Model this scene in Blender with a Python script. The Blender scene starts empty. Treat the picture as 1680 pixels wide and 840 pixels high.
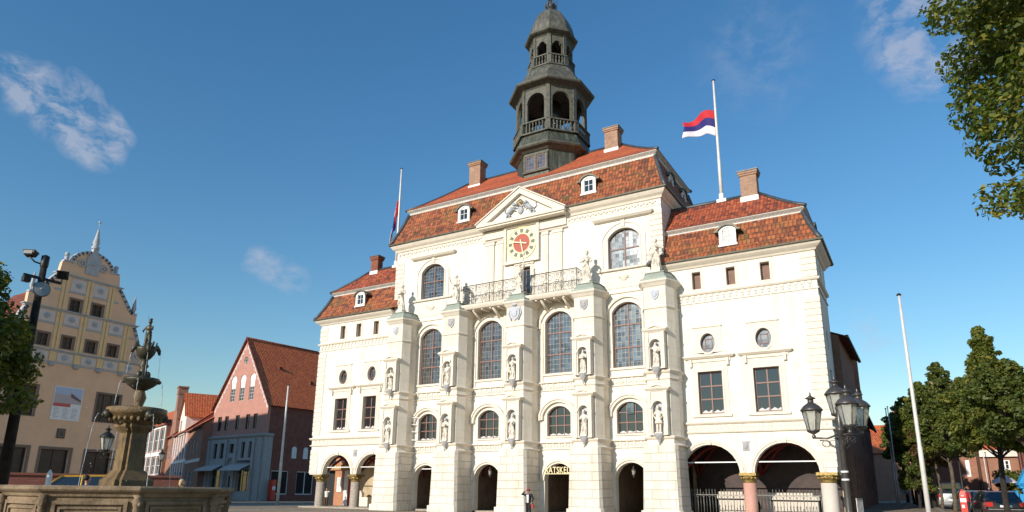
import bpy, bmesh, math, random
import numpy as np
from mathutils import Matrix, Vector
from mathutils.geometry import tessellate_polygon
PI=math.pi; R=math.radians
SC=bpy.context.scene; COL=SC.collection
random.seed(7)
# ------------------------------------------------------------------ materials
def nt(name):
    m=bpy.data.materials.new(name); m.use_nodes=True
    n=m.node_tree.nodes; l=m.node_tree.links
    b=n['Principled BSDF']; return m,n,l,b
def rgb(c): return (c[0],c[1],c[2],1)
def uvm(n,l,sx=1,sy=1,rot=0):
    t=n.new('ShaderNodeUVMap'); t.uv_map='UVMap'
    mp=n.new('ShaderNodeMapping'); mp.inputs['Scale'].default_value=(sx,sy,1); mp.inputs['Rotation'].default_value=(0,0,rot)
    l.new(t.outputs[0],mp.inputs[0]); return mp.outputs[0]
def objc(n,l,s=1,sv=None):
    t=n.new('ShaderNodeTexCoord'); mp=n.new('ShaderNodeMapping'); mp.inputs['Scale'].default_value=sv or (s,s,s)
    l.new(t.outputs['Object'],mp.inputs[0]); return mp.outputs[0]
def noise(n,l,vec,scale=1,detail=4,rough=.6):
    t=n.new('ShaderNodeTexNoise'); t.inputs['Scale'].default_value=scale; t.inputs['Detail'].default_value=detail; t.inputs['Roughness'].default_value=rough
    l.new(vec,t.inputs['Vector']); return t.outputs['Fac']
def ramp(n,l,fac,stops):
    r=n.new('ShaderNodeValToRGB'); e=r.color_ramp.elements
    while len(e)<len(stops): e.new(.5)
    for i,(p,c) in enumerate(stops): e[i].position=p; e[i].color=rgb(c)
    l.new(fac,r.inputs[0]); return r.outputs[0]
def mixc(n,l,fac,a,b,mode='MIX'):
    m=n.new('ShaderNodeMix'); m.data_type='RGBA'; m.blend_type=mode
    for k,v in ((0,fac),(6,a),(7,b)):
        if hasattr(v,'is_output'): l.new(v,m.inputs[k])
        elif k==0: m.inputs[0].default_value=v
        else: m.inputs[k].default_value=rgb(v)
    return m.outputs[2]
def mth(n,l,op,a,b=None,c=None):
    m=n.new('ShaderNodeMath'); m.operation=op
    for i,v in enumerate((a,b,c)):
        if v is None: continue
        if hasattr(v,'is_output'): l.new(v,m.inputs[i])
        else: m.inputs[i].default_value=v
    return m.outputs[0]
def bump(n,l,b,h,dist=.02,strg=1):
    bp=n.new('ShaderNodeBump'); bp.inputs['Distance'].default_value=dist; bp.inputs['Strength'].default_value=strg
    l.new(h,bp.inputs['Height']); l.new(bp.outputs[0],b.inputs['Normal'])
def plain(name,c,rough=.7,var=.12,scale=3,metal=0,bmp=0,c2=None,spec=None,detail=5):
    """one base colour with irregular blotches of wear"""
    m,n,l,b=nt(name); v=objc(n,l)
    f=noise(n,l,v,scale,detail,.65)
    c2=c2 or tuple(x*(1-var*2.2) for x in c); hi=tuple(min(1,x*(1+var)) for x in c)
    l.new(ramp(n,l,f,[(.3,c2),(.55,c),(.75,hi)]),b.inputs['Base Color'])
    b.inputs['Roughness'].default_value=rough; b.inputs['Metallic'].default_value=metal
    if spec is not None: b.inputs['Specular IOR Level'].default_value=spec
    if bmp:
        bump(n,l,b,noise(n,l,v,scale*6,6,.7),bmp)
    return m
def ashlar(name,c,bw,bh,mortar=.012,joint=.82,rough=.85,bdist=.015,rock=0,var=.06):
    """plaster or stone with faint block joints (metres) and weather streaks"""
    m,n,l,b=nt(name); uv=uvm(n,l)
    br=n.new('ShaderNodeTexBrick'); l.new(uv,br.inputs['Vector'])
    br.inputs['Scale'].default_value=1; br.inputs['Brick Width'].default_value=bw; br.inputs['Row Height'].default_value=bh
    br.inputs['Mortar Size'].default_value=mortar; br.inputs['Mortar Smooth'].default_value=.4
    br.inputs['Color1'].default_value=rgb(c); br.inputs['Color2'].default_value=rgb([x*(1-var) for x in c]); br.inputs['Mortar'].default_value=rgb([x*joint for x in c])
    ov=objc(n,l); f=noise(n,l,ov,.7,6,.7); st=noise(n,l,objc(n,l,sv=(2.2,2.2,.25)),1,5,.6)
    w=ramp(n,l,f,[(.3,(.90,.88,.84)),(.6,(1,1,1))]); w2=ramp(n,l,st,[(.32,(.86,.83,.78)),(.52,(1,1,1))])
    x=mixc(n,l,1,br.outputs['Color'],w,'MULTIPLY'); x=mixc(n,l,.8,x,w2,'MULTIPLY'); l.new(x,b.inputs['Base Color'])
    b.inputs['Roughness'].default_value=rough
    h=mth(n,l,'SUBTRACT',1,br.outputs['Fac'])
    if rock: h=mth(n,l,'ADD',h,mth(n,l,'MULTIPLY',noise(n,l,ov,5,5,.6),rock))
    else: h=mth(n,l,'ADD',h,mth(n,l,'MULTIPLY',noise(n,l,ov,14,6,.7),.25))
    bump(n,l,b,h,bdist); return m
def brick(name,c1,c2,mortar,bw=.25,bh=.08,ms=.012,var=.35,rough=.9):
    m,n,l,b=nt(name); uv=uvm(n,l); br=n.new('ShaderNodeTexBrick'); l.new(uv,br.inputs['Vector'])
    br.inputs['Scale'].default_value=1; br.inputs['Brick Width'].default_value=bw; br.inputs['Row Height'].default_value=bh
    br.inputs['Mortar Size'].default_value=ms; br.inputs['Mortar Smooth'].default_value=.3; br.inputs['Bias'].default_value=0
    br.inputs['Color1'].default_value=rgb(c1); br.inputs['Color2'].default_value=rgb(c2); br.inputs['Mortar'].default_value=rgb(mortar)
    f=noise(n,l,objc(n,l),1.1,7,.7); lo=1-var
    x=mixc(n,l,1,br.outputs['Color'],ramp(n,l,f,[(.28,(lo,lo,lo)),(.7,(1.12,1.1,1.06))]),'MULTIPLY'); l.new(x,b.inputs['Base Color'])
    b.inputs['Roughness'].default_value=rough; bump(n,l,b,mth(n,l,'SUBTRACT',1,br.outputs['Fac']),.008); return m
def tiles(name,stops,tw=.26,th=.33,depth=.05,moss=0,mossc=(.16,.15,.04)):
    """pantiles laid in metres: rounded across, stepped down the slope, one shade per tile"""
    m,n,l,b=nt(name); uv=uvm(n,l); sp=n.new('ShaderNodeSeparateXYZ'); l.new(uv,sp.inputs[0])
    wob=noise(n,l,uv,.8,3,.6)
    u=mth(n,l,'DIVIDE',mth(n,l,'ADD',sp.outputs[0],mth(n,l,'MULTIPLY',wob,.12)),tw); v=mth(n,l,'DIVIDE',mth(n,l,'ADD',sp.outputs[1],mth(n,l,'MULTIPLY',wob,.10)),th)
    cu=mth(n,l,'FLOOR',u); cv=mth(n,l,'FLOOR',v); cb=n.new('ShaderNodeCombineXYZ'); l.new(cu,cb.inputs[0]); l.new(cv,cb.inputs[1])
    wn=n.new('ShaderNodeTexWhiteNoise'); wn.noise_dimensions='2D'; l.new(cb.outputs[0],wn.inputs['Vector'])
    big=noise(n,l,uv,.45,5,.65); val=mth(n,l,'ADD',mth(n,l,'MULTIPLY',wn.outputs['Value'],.62),mth(n,l,'MULTIPLY',big,.55))
    val=mth(n,l,'SUBTRACT',val,.1)
    col=ramp(n,l,val,stops)
    if moss:
        mo=noise(n,l,uv,.6,6,.7); mk=ramp(n,l,mo,[(.5,(0,0,0)),(.68,(moss,moss,moss))]); col=mixc(n,l,mk,col,mossc)
    fu=mth(n,l,'FRACT',u); fv=mth(n,l,'FRACT',v)
    hu=mth(n,l,'SINE',mth(n,l,'MULTIPLY',fu,PI)); hu=mth(n,l,'POWER',hu,.7)
    hv=mth(n,l,'SUBTRACT',1,fv)
    gap=mth(n,l,'LESS_THAN',fv,.10); dk=mixc(n,l,mth(n,l,'MULTIPLY',gap,.55),col,(.02,.012,.01))
    gu=mth(n,l,'LESS_THAN',fu,.12); dk=mixc(n,l,mth(n,l,'MULTIPLY',gu,.45),dk,(.02,.012,.01))
    l.new(dk,b.inputs['Base Color']); b.inputs['Roughness'].default_value=.8
    h=mth(n,l,'ADD',hu,mth(n,l,'MULTIPLY',hv,.8)); h=mth(n,l,'ADD',h,mth(n,l,'MULTIPLY',wn.outputs['Value'],.35)); bump(n,l,b,h,depth); return m
def glassm(name,c=(.015,.018,.02),rough=.06,wav=.0015,refl=None):
    m,n,l,b=nt(name); b.inputs['Base Color'].default_value=rgb(c); b.inputs['Roughness'].default_value=rough
    b.inputs['Specular IOR Level'].default_value=1.0; b.inputs['IOR'].default_value=1.55
    v=objc(n,l)
    if refl:
        b.inputs['Metallic'].default_value=refl[1]; uv=uvm(n,l,1/.29,1/.31); fl=n.new('ShaderNodeVectorMath'); fl.operation='FLOOR'; l.new(uv,fl.inputs[0]); wn=n.new('ShaderNodeTexWhiteNoise'); wn.noise_dimensions='3D'; l.new(fl.outputs[0],wn.inputs['Vector'])
        a=mth(n,l,'ADD',mth(n,l,'MULTIPLY',wn.outputs['Value'],.45),mth(n,l,'MULTIPLY',noise(n,l,v,.6,3,.6),.6)); l.new(ramp(n,l,a,[(.25,[x*.30 for x in refl[0]]),(.5,[x*.75 for x in refl[0]]),(.8,refl[0])]),b.inputs['Base Color'])
        g=n.new('ShaderNodeNewGeometry'); vv_=n.new('ShaderNodeVectorMath'); vv_.operation='MULTIPLY_ADD'; l.new(wn.outputs['Color'],vv_.inputs[0]); vv_.inputs[1].default_value=(.014,.014,.014); l.new(g.outputs['Normal'],vv_.inputs[2]); nn_=n.new('ShaderNodeVectorMath'); nn_.operation='NORMALIZE'; l.new(vv_.outputs[0],nn_.inputs[0]); l.new(nn_.outputs[0],b.inputs['Normal'])
    else: bump(n,l,b,noise(n,l,v,1.7,2,.5),wav*8,.5)
    return m
def leafm(name,c,c2,trans=.35):
    m,n,l,b=nt(name); out=n['Material Output']
    a=n.new('ShaderNodeAttribute'); a.attribute_name='rnd'
    col=ramp(n,l,a.outputs['Fac'],[(.0,c),(.55,[x*1.5 for x in c]),(.9,c2),(1,c2)]); l.new(col,b.inputs['Base Color']); b.inputs['Roughness'].default_value=.55
    t=n.new('ShaderNodeBsdfTranslucent'); l.new(mixc(n,l,1,col,(1.3,1.4,.7),'MULTIPLY'),t.inputs['Color']); mx=n.new('ShaderNodeMixShader'); mx.inputs[0].default_value=trans
    l.new(b.outputs[0],mx.inputs[1]); l.new(t.outputs[0],mx.inputs[2]); l.new(mx.outputs[0],out.inputs['Surface']); return m
M={}
M['wall']=ashlar('cream_plaster',(.80,.765,.69),1.1,.42,.006,.975,.88,.004,var=.02)
M['pier']=ashlar('cream_stone',(.78,.72,.62),1.0,.62,.010,.935,.85,.009,var=.045)
M['rust']=ashlar('rusticated_stone',(.80,.735,.64),1.05,.58,.022,.80,.9,.035,rock=.35,var=.08)
M['trim']=plain('cream_moulding',(.73,.665,.565),.8,.05,2.2,bmp=.004)
M['trimwhite']=plain('white_painted_wood',(.78,.77,.74),.6,.04,3)
M['statue']=plain('pale_sandstone',(.74,.68,.58),.85,.12,4,c2=(.40,.36,.30),bmp=.01)
M['roofwood']=plain('weathered_cornice_paint',(.58,.565,.53),.7,.1,3)
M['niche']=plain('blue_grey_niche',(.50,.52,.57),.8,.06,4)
M['greystone']=plain('grey_carved_stone',(.42,.41,.42),.85,.15,7,bmp=.02)
M['tilel']=tiles('old_pantiles',[(.10,(.07,.035,.025)),(.3,(.19,.06,.03)),(.55,(.34,.095,.035)),(.78,(.42,.13,.045)),(.95,(.30,.15,.06))],.27,.37,.06,moss=.5)
M['tileu']=tiles('red_pantiles',[(.1,(.36,.075,.03)),(.5,(.46,.10,.036)),(.9,(.52,.13,.045))],.24,.30,.05)
M['tilew']=tiles('weathered_red_pantiles',[(.15,(.10,.035,.022)),(.45,(.32,.065,.028)),(.85,(.50,.125,.045))],.24,.30,.05)
M['tilep']=tiles('orange_red_pantiles',[(.1,(.42,.09,.03)),(.4,(.55,.12,.036)),(.8,(.66,.17,.05))],.28,.34,.05)
M['tiled']=tiles('dark_red_pantiles',[(.1,(.06,.025,.02)),(.5,(.20,.045,.025)),(.9,(.28,.07,.03))],.28,.34,.05)
M['lead']=plain('dark_lead',(.075,.085,.095),.5,.2,5,metal=.3)
M['gutter']=plain('weathered_gutter',(.12,.115,.085),.55,.2,4,metal=.3)
M['win']=plain('red_brown_window_paint',(.21,.115,.09),.55,.08,6)
M['wind']=plain('dark_brown_window_paint',(.055,.028,.02),.5,.1,6)
M['glass']=glassm('window_glass')
M['glassb']=glassm('leaded_glass',refl=((.21,.235,.25),.7),wav=.004,rough=.12)
M['glassd']=glassm('leaded_glass_dark',refl=((.17,.18,.19),.6),wav=.004,rough=.12)
M['glassk']=plain('dim_window_glass',(.018,.018,.02),.25,.2,1.5,spec=.35)
M['blind']=plain('pale_curtain',(.60,.60,.60),.8,.1,3)
M['darkin']=plain('dark_interior_plaster',(.10,.085,.07),.9,.2,2)  # even dark brown plaster colour
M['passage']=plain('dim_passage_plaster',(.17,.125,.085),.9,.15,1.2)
M['beige']=plain('ochre_interior_plaster',(.50,.40,.27),.9,.12,1.2)
M['vault']=plain('painted_vault',(.55,.48,.38),.9,.12,2)
M['ribred']=plain('dark_red_rib',(.16,.02,.015),.7,.1,3)
M['colgrey']=plain('grey_granite_shaft',(.40,.345,.28),.75,.18,9,c2=(.17,.145,.12),bmp=.008)
M['colpink']=plain('pink_stone_shaft',(.58,.31,.24),.75,.12,14,bmp=.004)
M['colpale']=plain('pale_stone_shaft',(.62,.56,.48),.75,.1,22,bmp=.004)
M['gold']=plain('gilding',(.33,.225,.07),.45,.2,9,metal=.5,c2=(.05,.045,.025))
M['goldpaint']=plain('gold_leaf_lettering',(.85,.72,.40),.5,.06,9)
M['iron']=plain('black_wrought_iron',(.03,.03,.03),.5,.2,8,metal=.4)
M['irong']=plain('grey_wrought_iron',(.20,.20,.18),.5,.2,8,metal=.4)
M['copper']=None
def copperm(name,base,pale,green):
    m,n,l,b=nt(name); st=noise(n,l,objc(n,l,sv=(3.5,3.5,.5)),1,6,.65); bl=noise(n,l,objc(n,l),1.5,6,.65)
    x=ramp(n,l,st,[(.3,base),(.55,pale),(.7,green)]); x=mixc(n,l,.75,x,ramp(n,l,bl,[(.3,(.45,.45,.45)),(.65,(1.15,1.12,1.08))]),'MULTIPLY'); l.new(x,b.inputs['Base Color'])
    uv=uvm(n,l); sp=n.new('ShaderNodeSeparateXYZ'); l.new(uv,sp.inputs[0]); fr=mth(n,l,'FRACT',mth(n,l,'DIVIDE',sp.outputs[0],.48)); seam=mth(n,l,'LESS_THAN',fr,.09)
    y=mixc(n,l,mth(n,l,'MULTIPLY',seam,.45),x,(.03,.035,.03)); l.new(y,b.inputs['Base Color'])
    bump(n,l,b,seam,.03); b.inputs['Roughness'].default_value=.55; b.inputs['Metallic'].default_value=.15; return m
M['copper']=copperm('aged_copper_sheet',(.035,.042,.033),(.08,.088,.065),(.14,.18,.135))
M['coppertop']=copperm('streaked_lead_dome',(.06,.06,.05),(.13,.125,.10),(.19,.22,.18))
M['verdi']=plain('verdigris',(.29,.35,.30),.6,.2,4,c2=(.30,.26,.20))
M['towerstone']=plain('weathered_painted_timber',(.10,.10,.078),.7,.18,3,c2=(.04,.045,.037),bmp=.006)
M['chim']=brick('chimney_brick',(.42,.21,.12),(.30,.13,.08),(.45,.38,.30),.24,.075,.014)
M['chimr']=brick('red_chimney_brick',(.34,.09,.045),(.25,.065,.04),(.30,.18,.12),.24,.075,.01)
M['dialred']=plain('red_clock_face',(.40,.075,.045),.6,.04,3)
M['dialcream']=plain('cream_dial_ring',(.76,.68,.47),.6,.04,4)
M['dialgreen']=plain('grey_green_numeral',(.13,.16,.11),.6,.08,6)
M['white']=plain('white_paint',(.80,.80,.79),.5,.04,4)
M['yellow']=plain('yellow_ochre_plaster',(.80,.51,.325),.9,.05,.8,bmp=.004)
M['yellowl']=plain('light_yellow_pilaster',(.78,.55,.28),.85,.05,2)
M['yfield']=plain('pale_lilac_field',(.64,.56,.52),.85,.04,2)
M['ygrey']=plain('blue_grey_coping',(.42,.43,.44),.75,.08,3)
M['ytaupe']=plain('taupe_window_surround',(.20,.145,.12),.8,.06,3)
M['pinkb']=brick('pink_painted_brick',(.53,.27,.215),(.49,.245,.19),(.42,.21,.165),.27,.085,.008,.12)
M['shutter']=plain('brown_wood_shutter',(.20,.115,.085),.7,.15,4)
M['orangeb']=brick('orange_brick',(.55,.22,.11),(.46,.17,.08),(.45,.30,.20),.24,.075,.012,.2)
M['darkb']=brick('dark_red_brick',(.30,.105,.075),(.24,.08,.06),(.18,.09,.07),.27,.085,.01,.3)
M['redb']=brick('red_brick',(.40,.165,.10),(.30,.12,.075),(.34,.25,.19),.26,.085,.012,.25)
M['brownb']=brick('brown_brick',(.23,.115,.07),(.18,.09,.06),(.19,.14,.10),.26,.085,.012,.3)
M['greyst']=plain('blue_grey_painted_stone',(.40,.39,.37),.8,.06,1.5)
M['concrete']=plain('dark_wet_metal',(.10,.10,.09),.6,.15,3)
M['fstone']=plain('fountain_sandstone',(.27,.195,.12),.9,.25,2.2,c2=(.10,.065,.038),bmp=.03,detail=8)
M['fwet']=plain('wet_algae_stone',(.19,.12,.048),.45,.3,3,c2=(.06,.038,.018),bmp=.03,detail=8)
M['bronze']=plain('dark_bronze',(.065,.058,.035),.5,.3,9,metal=.3,c2=(.022,.024,.018))
def waterm():
    m,n,l,b=nt('falling_water'); b.inputs['Base Color'].default_value=(.85,.9,.95,1); b.inputs['Roughness'].default_value=.15; b.inputs['Transmission Weight'].default_value=.6; b.inputs['IOR'].default_value=1.33; return m
M['water']=waterm()
M['pool']=glassm('basin_water',(.03,.04,.035),.05,.004)
M['ycar']=plain('yellow_car_paint',(.75,.42,.03),.3,.02,2,spec=.8)
M['bcar']=plain('black_car_paint',(.012,.012,.016),.22,.05,2,spec=.8)
M['gcar']=plain('grey_green_car_paint',(.10,.125,.13),.25,.05,2,spec=.8)
M['scar']=plain('silver_car_paint',(.42,.44,.46),.3,.03,2,metal=.5)
M['rubber']=plain('black_rubber',(.02,.02,.02),.8,.1,8)
M['carglass']=glassm('car_glass',(.02,.025,.03),.04,.0005)
M['taill']=plain('red_tail_lamp',(.45,.02,.015),.25,.02,5)
M['chrome']=plain('bright_metal',(.6,.6,.6),.25,.05,5,metal=.9)
M['kred']=plain('red_enamel',(.62,.045,.025),.4,.05,3)
M['blue']=plain('bright_blue_tarpaulin',(.03,.30,.62),.55,.06,2)
M['signblue']=plain('blue_road_sign',(.02,.12,.42),.5,.03,4)
M['alu']=plain('weathered_white_pole',(.66,.64,.60),.5,.08,3,metal=.1)
M['lampm']=plain('grey_lantern_metal',(.13,.12,.115),.4,.15,6,metal=.6)
def lampg():
    m,n,l,b=nt('frosted_lantern_glass'); b.inputs['Base Color'].default_value=(.62,.62,.54,1); b.inputs['Roughness'].default_value=.25; b.inputs['Transmission Weight'].default_value=.55; return m
M['lampg']=lampg()
M['skin']=plain('skin',(.50,.29,.21),.6,.05,6)
M['dcloth']=plain('dark_cloth',(.015,.014,.018),.8,.1,10)
M['wcloth']=plain('white_cloth',(.72,.72,.72),.8,.06,8)
M['bcloth']=plain('brown_cloth',(.07,.04,.028),.85,.1,8)
M['ncloth']=plain('navy_cloth',(.02,.035,.09),.85,.1,8)
M['lcloth']=plain('beige_cloth',(.55,.45,.35),.85,.1,8)
M['rcloth']=plain('red_cloth',(.42,.03,.03),.6,.1,8)
M['hairb']=plain('blond_hair',(.50,.36,.18),.6,.1,12)
M['haird']=plain('dark_hair',(.02,.013,.01),.6,.1,12)
M['bark']=plain('grey_bark',(.13,.10,.07),.95,.3,6,bmp=.04)
M['barkd']=plain('dark_bark',(.035,.027,.02),.95,.3,6,bmp=.04)
M['leaf']=leafm('green_leaves',(.075,.10,.014),(.28,.24,.04))
M['leafd']=leafm('dark_green_leaves',(.058,.082,.014),(.21,.19,.035))
M['leafl']=leafm('lime_leaves',(.065,.092,.012),(.27,.235,.035))  # yellow-green leaf colour, varied at random per leaf
M['leafr']=leafm('browning_leaves',(.075,.05,.018),(.16,.07,.02))
def flat(name,c,rough=.6):
    m,n,l,b=nt(name); b.inputs['Base Color'].default_value=rgb(c); b.inputs['Roughness'].default_value=rough; return m
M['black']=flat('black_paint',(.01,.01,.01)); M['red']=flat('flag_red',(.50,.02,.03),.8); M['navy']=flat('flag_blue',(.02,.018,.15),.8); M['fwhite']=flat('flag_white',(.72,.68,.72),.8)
# ------------------------------------------------------------------ mesh collector
class MB:
    def __init__(s): s.v=[]; s.f=[]; s.sm=[]; s.xf=None; s.mi=[]; s.cm=0
    def add(s,vs,fs,smooth=False):
        o=len(s.v)
        if s.xf is not None: vs=[tuple(s.xf@Vector(p)) for p in vs]
        s.v+= [tuple(p) for p in vs]; s.f+=[tuple(i+o for i in f) for f in fs]; s.sm+=[smooth]*len(fs); s.mi+=[s.cm]*len(fs); return s
    def box(s,x0,x1,y0,y1,z0,z1):
        v=[(x,y,z) for z in (z0,z1) for y in (y0,y1) for x in (x0,x1)]
        return s.add(v,[(0,2,3,1),(4,5,7,6),(0,1,5,4),(2,6,7,3),(0,4,6,2),(1,3,7,5)])
    def prism(s,poly,z0,z1,poly1=None,smooth=False):   # poly in xy
        n=len(poly); p1=poly1 or poly
        v=[(x,y,z0) for x,y in poly]+[(x,y,z1) for x,y in p1]
        f=[(i,(i+1)%n,(i+1)%n+n,i+n) for i in range(n)]; s.add(v,f,smooth); o=0
        s.add([(x,y,z0) for x,y in poly],[tuple(range(n))[::-1]]); s.add([(x,y,z1) for x,y in p1],[tuple(range(n))]); return s
    def plate(s,outer,holes,y0,y1):                   # outlines in xz, thickness along y (y0 front)
        loops=[[Vector((x,z,0)) for x,z in outer]]+[[Vector((x,z,0)) for x,z in h] for h in holes]
        tri=tessellate_polygon(loops); pts=[p for lp in loops for p in lp]; n=len(pts)
        v=[(p[0],y0,p[1]) for p in pts]+[(p[0],y1,p[1]) for p in pts]
        f=[]
        for t in tri:
            a,b,c=[pts[i] for i in t]
            cr=(b[0]-a[0])*(c[1]-a[1])-(b[1]-a[1])*(c[0]-a[0])
            if abs(cr)<1e-9: continue
            if cr<0: t=t[::-1]
            f.append(tuple(t)); f.append(tuple(i+n for i in t[::-1]))
        o=0
        for lp in loops:
            k=len(lp); ar=sum(lp[i][0]*lp[(i+1)%k][1]-lp[(i+1)%k][0]*lp[i][1] for i in range(k))
            for i in range(k):
                a=o+i; b=o+(i+1)%k; q=(a,a+n,b+n,b)
                if (ar<0)!=(lp is not loops[0]): q=q[::-1]
                f.append(q)
            o+=k
        return s.add(v,f)
    def lathe(s,prof,c=(0,0,0),seg=24,rot=0,smooth=True,sx=1,sy=1,arc=2*PI):
        v=[];f=[];n=len(prof); full=abs(arc-2*PI)<1e-6; k=seg if full else seg+1
        for i in range(k):
            a=rot+arc*i/seg
            for r,z in prof: v.append((c[0]+sx*r*math.cos(a),c[1]+sy*r*math.sin(a),c[2]+z))
        for i in range(seg):
            j=(i+1)%k
            for q in range(n-1): f.append((i*n+q,j*n+q,j*n+q+1,i*n+q+1))
        s.add(v,f,smooth)
        return s
    def tube(s,pts,r,seg=8,smooth=True,cap=True):
        pts=[Vector(p) for p in pts]; n=len(pts); rr=r if isinstance(r,(list,tuple)) else [r]*n; v=[];f=[]
        up=None
        for i,p in enumerate(pts):
            d=(pts[min(i+1,n-1)]-pts[max(i-1,0)]).normalized()
            if up is None: up=d.orthogonal().normalized()
            a=(up-d*up.dot(d)); a=a.normalized() if a.length>1e-6 else d.orthogonal().normalized(); up=a; b=d.cross(a)
            for k in range(seg):
                t=2*PI*k/seg; v.append(tuple(p+(a*math.cos(t)+b*math.sin(t))*rr[i]))
        for i in range(n-1):
            for k in range(seg): f.append((i*seg+k,i*seg+(k+1)%seg,(i+1)*seg+(k+1)%seg,(i+1)*seg+k))
        if cap: f.append(tuple(range(seg))[::-1]); f.append(tuple(range((n-1)*seg,n*seg)))
        return s.add(v,f,smooth)
    def ball(s,c,r,seg=12,rings=8):
        rx,ry,rz=(r,r,r) if not isinstance(r,(tuple,list)) else r
        v=[(c[0],c[1],c[2]-rz)];f=[]
        for i in range(1,rings):
            ph=-PI/2+PI*i/rings
            for k in range(seg):
                t=2*PI*k/seg; v.append((c[0]+rx*math.cos(ph)*math.cos(t),c[1]+ry*math.cos(ph)*math.sin(t),c[2]+rz*math.sin(ph)))
        v.append((c[0],c[1],c[2]+rz)); L=len(v)-1
        for k in range(seg):
            f.append((0,1+(k+1)%seg,1+k)); f.append((L,L-seg+k,L-seg+(k+1)%seg))
            for i in range(rings-2):
                a=1+i*seg; f.append((a+k,a+(k+1)%seg,a+seg+(k+1)%seg,a+seg+k))
        return s.add(v,f,True)
    def mould(s,path,prof,closed=False):
        """profile [(out,z)] swept along an xy path; 'out' is to the right of travel"""
        n=len(path); m=len(prof); v=[];f=[]
        for i,p in enumerate(path):
            p=Vector(p)
            if closed or 0<i<n-1:
                a=(p-Vector(path[i-1])).normalized(); b=(Vector(path[(i+1)%n])-p).normalized()
                na=Vector((a.y,-a.x)); nb=Vector((b.y,-b.x)); q=(na+nb); q=q/max(.25,(1+na.dot(nb)))
            else:
                d=(Vector(path[1])-p if i==0 else p-Vector(path[i-1])).normalized(); q=Vector((d.y,-d.x))
            for o,z in prof: v.append((p.x+q.x*o,p.y+q.y*o,z))
        for i in range(n if closed else n-1):
            j=(i+1)%n
            for k in range(m): f.append((i*m+k,j*m+k,j*m+(k+1)%m,i*m+(k+1)%m))
        if not closed: f.append(tuple(range(m))); f.append(tuple(range((n-1)*m,n*m))[::-1])
        return s.add(v,f)
    def quad(s,a,b,c,d): return s.add([a,b,c,d],[(0,1,2,3)])
def link(o,parent=None):
    COL.objects.link(o)
    if parent: o.parent=parent
    return o
def set_uv(me):
    n=len(me.polygons)
    if n==0: return
    me.update(); co=np.empty(len(me.vertices)*3); me.vertices.foreach_get('co',co); co=co.reshape(-1,3)
    nr=np.empty(n*3); me.polygons.foreach_get('normal',nr); nr=nr.reshape(-1,3)
    lt=np.empty(n,dtype=np.int64); me.polygons.foreach_get('loop_total',lt); vi=np.empty(len(me.loops),dtype=np.int64); me.loops.foreach_get('vertex_index',vi)
    N=np.repeat(nr,lt,axis=0); P=co[vi]; u=np.stack([-N[:,1],N[:,0],np.zeros(len(N))],1); ln=np.linalg.norm(u,axis=1); flat_=ln<.05
    u[flat_]=[1,0,0]; ln[flat_]=1; u/=ln[:,None]; v=np.cross(N,u); v[flat_]=[0,1,0]
    uv=np.stack([(P*u).sum(1),(P*v).sum(1)],1); ly=me.uv_layers.new(name='UVMap'); ly.data.foreach_set('uv',uv.ravel())
def obj(name,mb,mat,parent=None,label=None,kind=None,rec=True,mats=None,loc=None,rz=None):
    me=bpy.data.meshes.new(name); me.from_pydata(mb.v,[],mb.f); me.polygons.foreach_set('use_smooth',mb.sm)
    if rec:
        bm=bmesh.new(); bm.from_mesh(me); bmesh.ops.recalc_face_normals(bm,faces=bm.faces); bm.to_mesh(me); bm.free()
    for mm in (mats or [mat]): me.materials.append(M[mm] if isinstance(mm,str) else mm)
    if mats: me.polygons.foreach_set('material_index',mb.mi)
    set_uv(me); o=bpy.data.objects.new(name,me); link(o,parent)
    if label: o['label']=label
    if kind: o['kind']=kind
    if loc: o.location=loc
    if rz is not None: o.rotation_euler=(0,0,rz)
    return o
def tag(o,label,cat,group=None,kind=None):
    o['label']=label; o['category']=cat
    if group: o['group']=group
    if kind: o['kind']=kind
    return o
def thing(name,label,cat,loc=(0,0,0),rz=0,group=None):
    o=bpy.data.objects.new(name,None); link(o); o.location=loc; o.rotation_euler=(0,0,rz); return tag(o,label,cat,group)
def copytree(o,parent=None,loc=None,rz=None):
    c=o.copy(); COL.objects.link(c); c.parent=parent
    if loc: c.location=loc
    if rz is not None: c.rotation_euler=(0,0,rz)
    for ch in [x for x in kids.get(o.name,[])] if False else list(o.children): copytree(ch,c)
    return c
# outlines
def rect(x0,x1,z0,z1): return [(x0,z0),(x1,z0),(x1,z1),(x0,z1)]
def arch(x0,x1,z0,zs,rise,n=14):
    """opening with straight sides to zs and a circular arc of given rise on top"""
    w=(x1-x0)/2; cx=(x0+x1)/2; Rr=(w*w+rise*rise)/(2*rise); cz=zs+rise-Rr; a0=math.asin(min(1,w/Rr))
    if rise>w: a0=PI-a0
    pts=[(x0,z0),(x1,z0)]
    for i in range(n+1):
        a=a0-2*a0*i/n; pts.append((cx+Rr*math.sin(a),cz+Rr*math.cos(a)))
    return pts
def arcz(x,x0,x1,zs,rise):
    w=(x1-x0)/2; cx=(x0+x1)/2; Rr=(w*w+rise*rise)/(2*rise); return zs+rise-Rr+math.sqrt(max(0,Rr*Rr-(x-cx)**2))
def oval(cx,cz,rx,rz,n=20): return [(cx+rx*math.cos(2*PI*i/n),cz+rz*math.sin(2*PI*i/n)) for i in range(n)]
def arcband(mb,x0,x1,zs,rise,w0,w1,y0,y1,foot=0,n=14):
    """moulding band following the arc, from offset w0 to w1 outside the opening"""
    def off(w): 
        a=arch(x0-w,x1+w,zs-foot,zs,rise+w,n)[1:]; return a+[(x0-w,zs-foot)]
    o=off(w1); i=off(w0); mb.plate(o+i[::-1],[],y0,y1)
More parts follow.
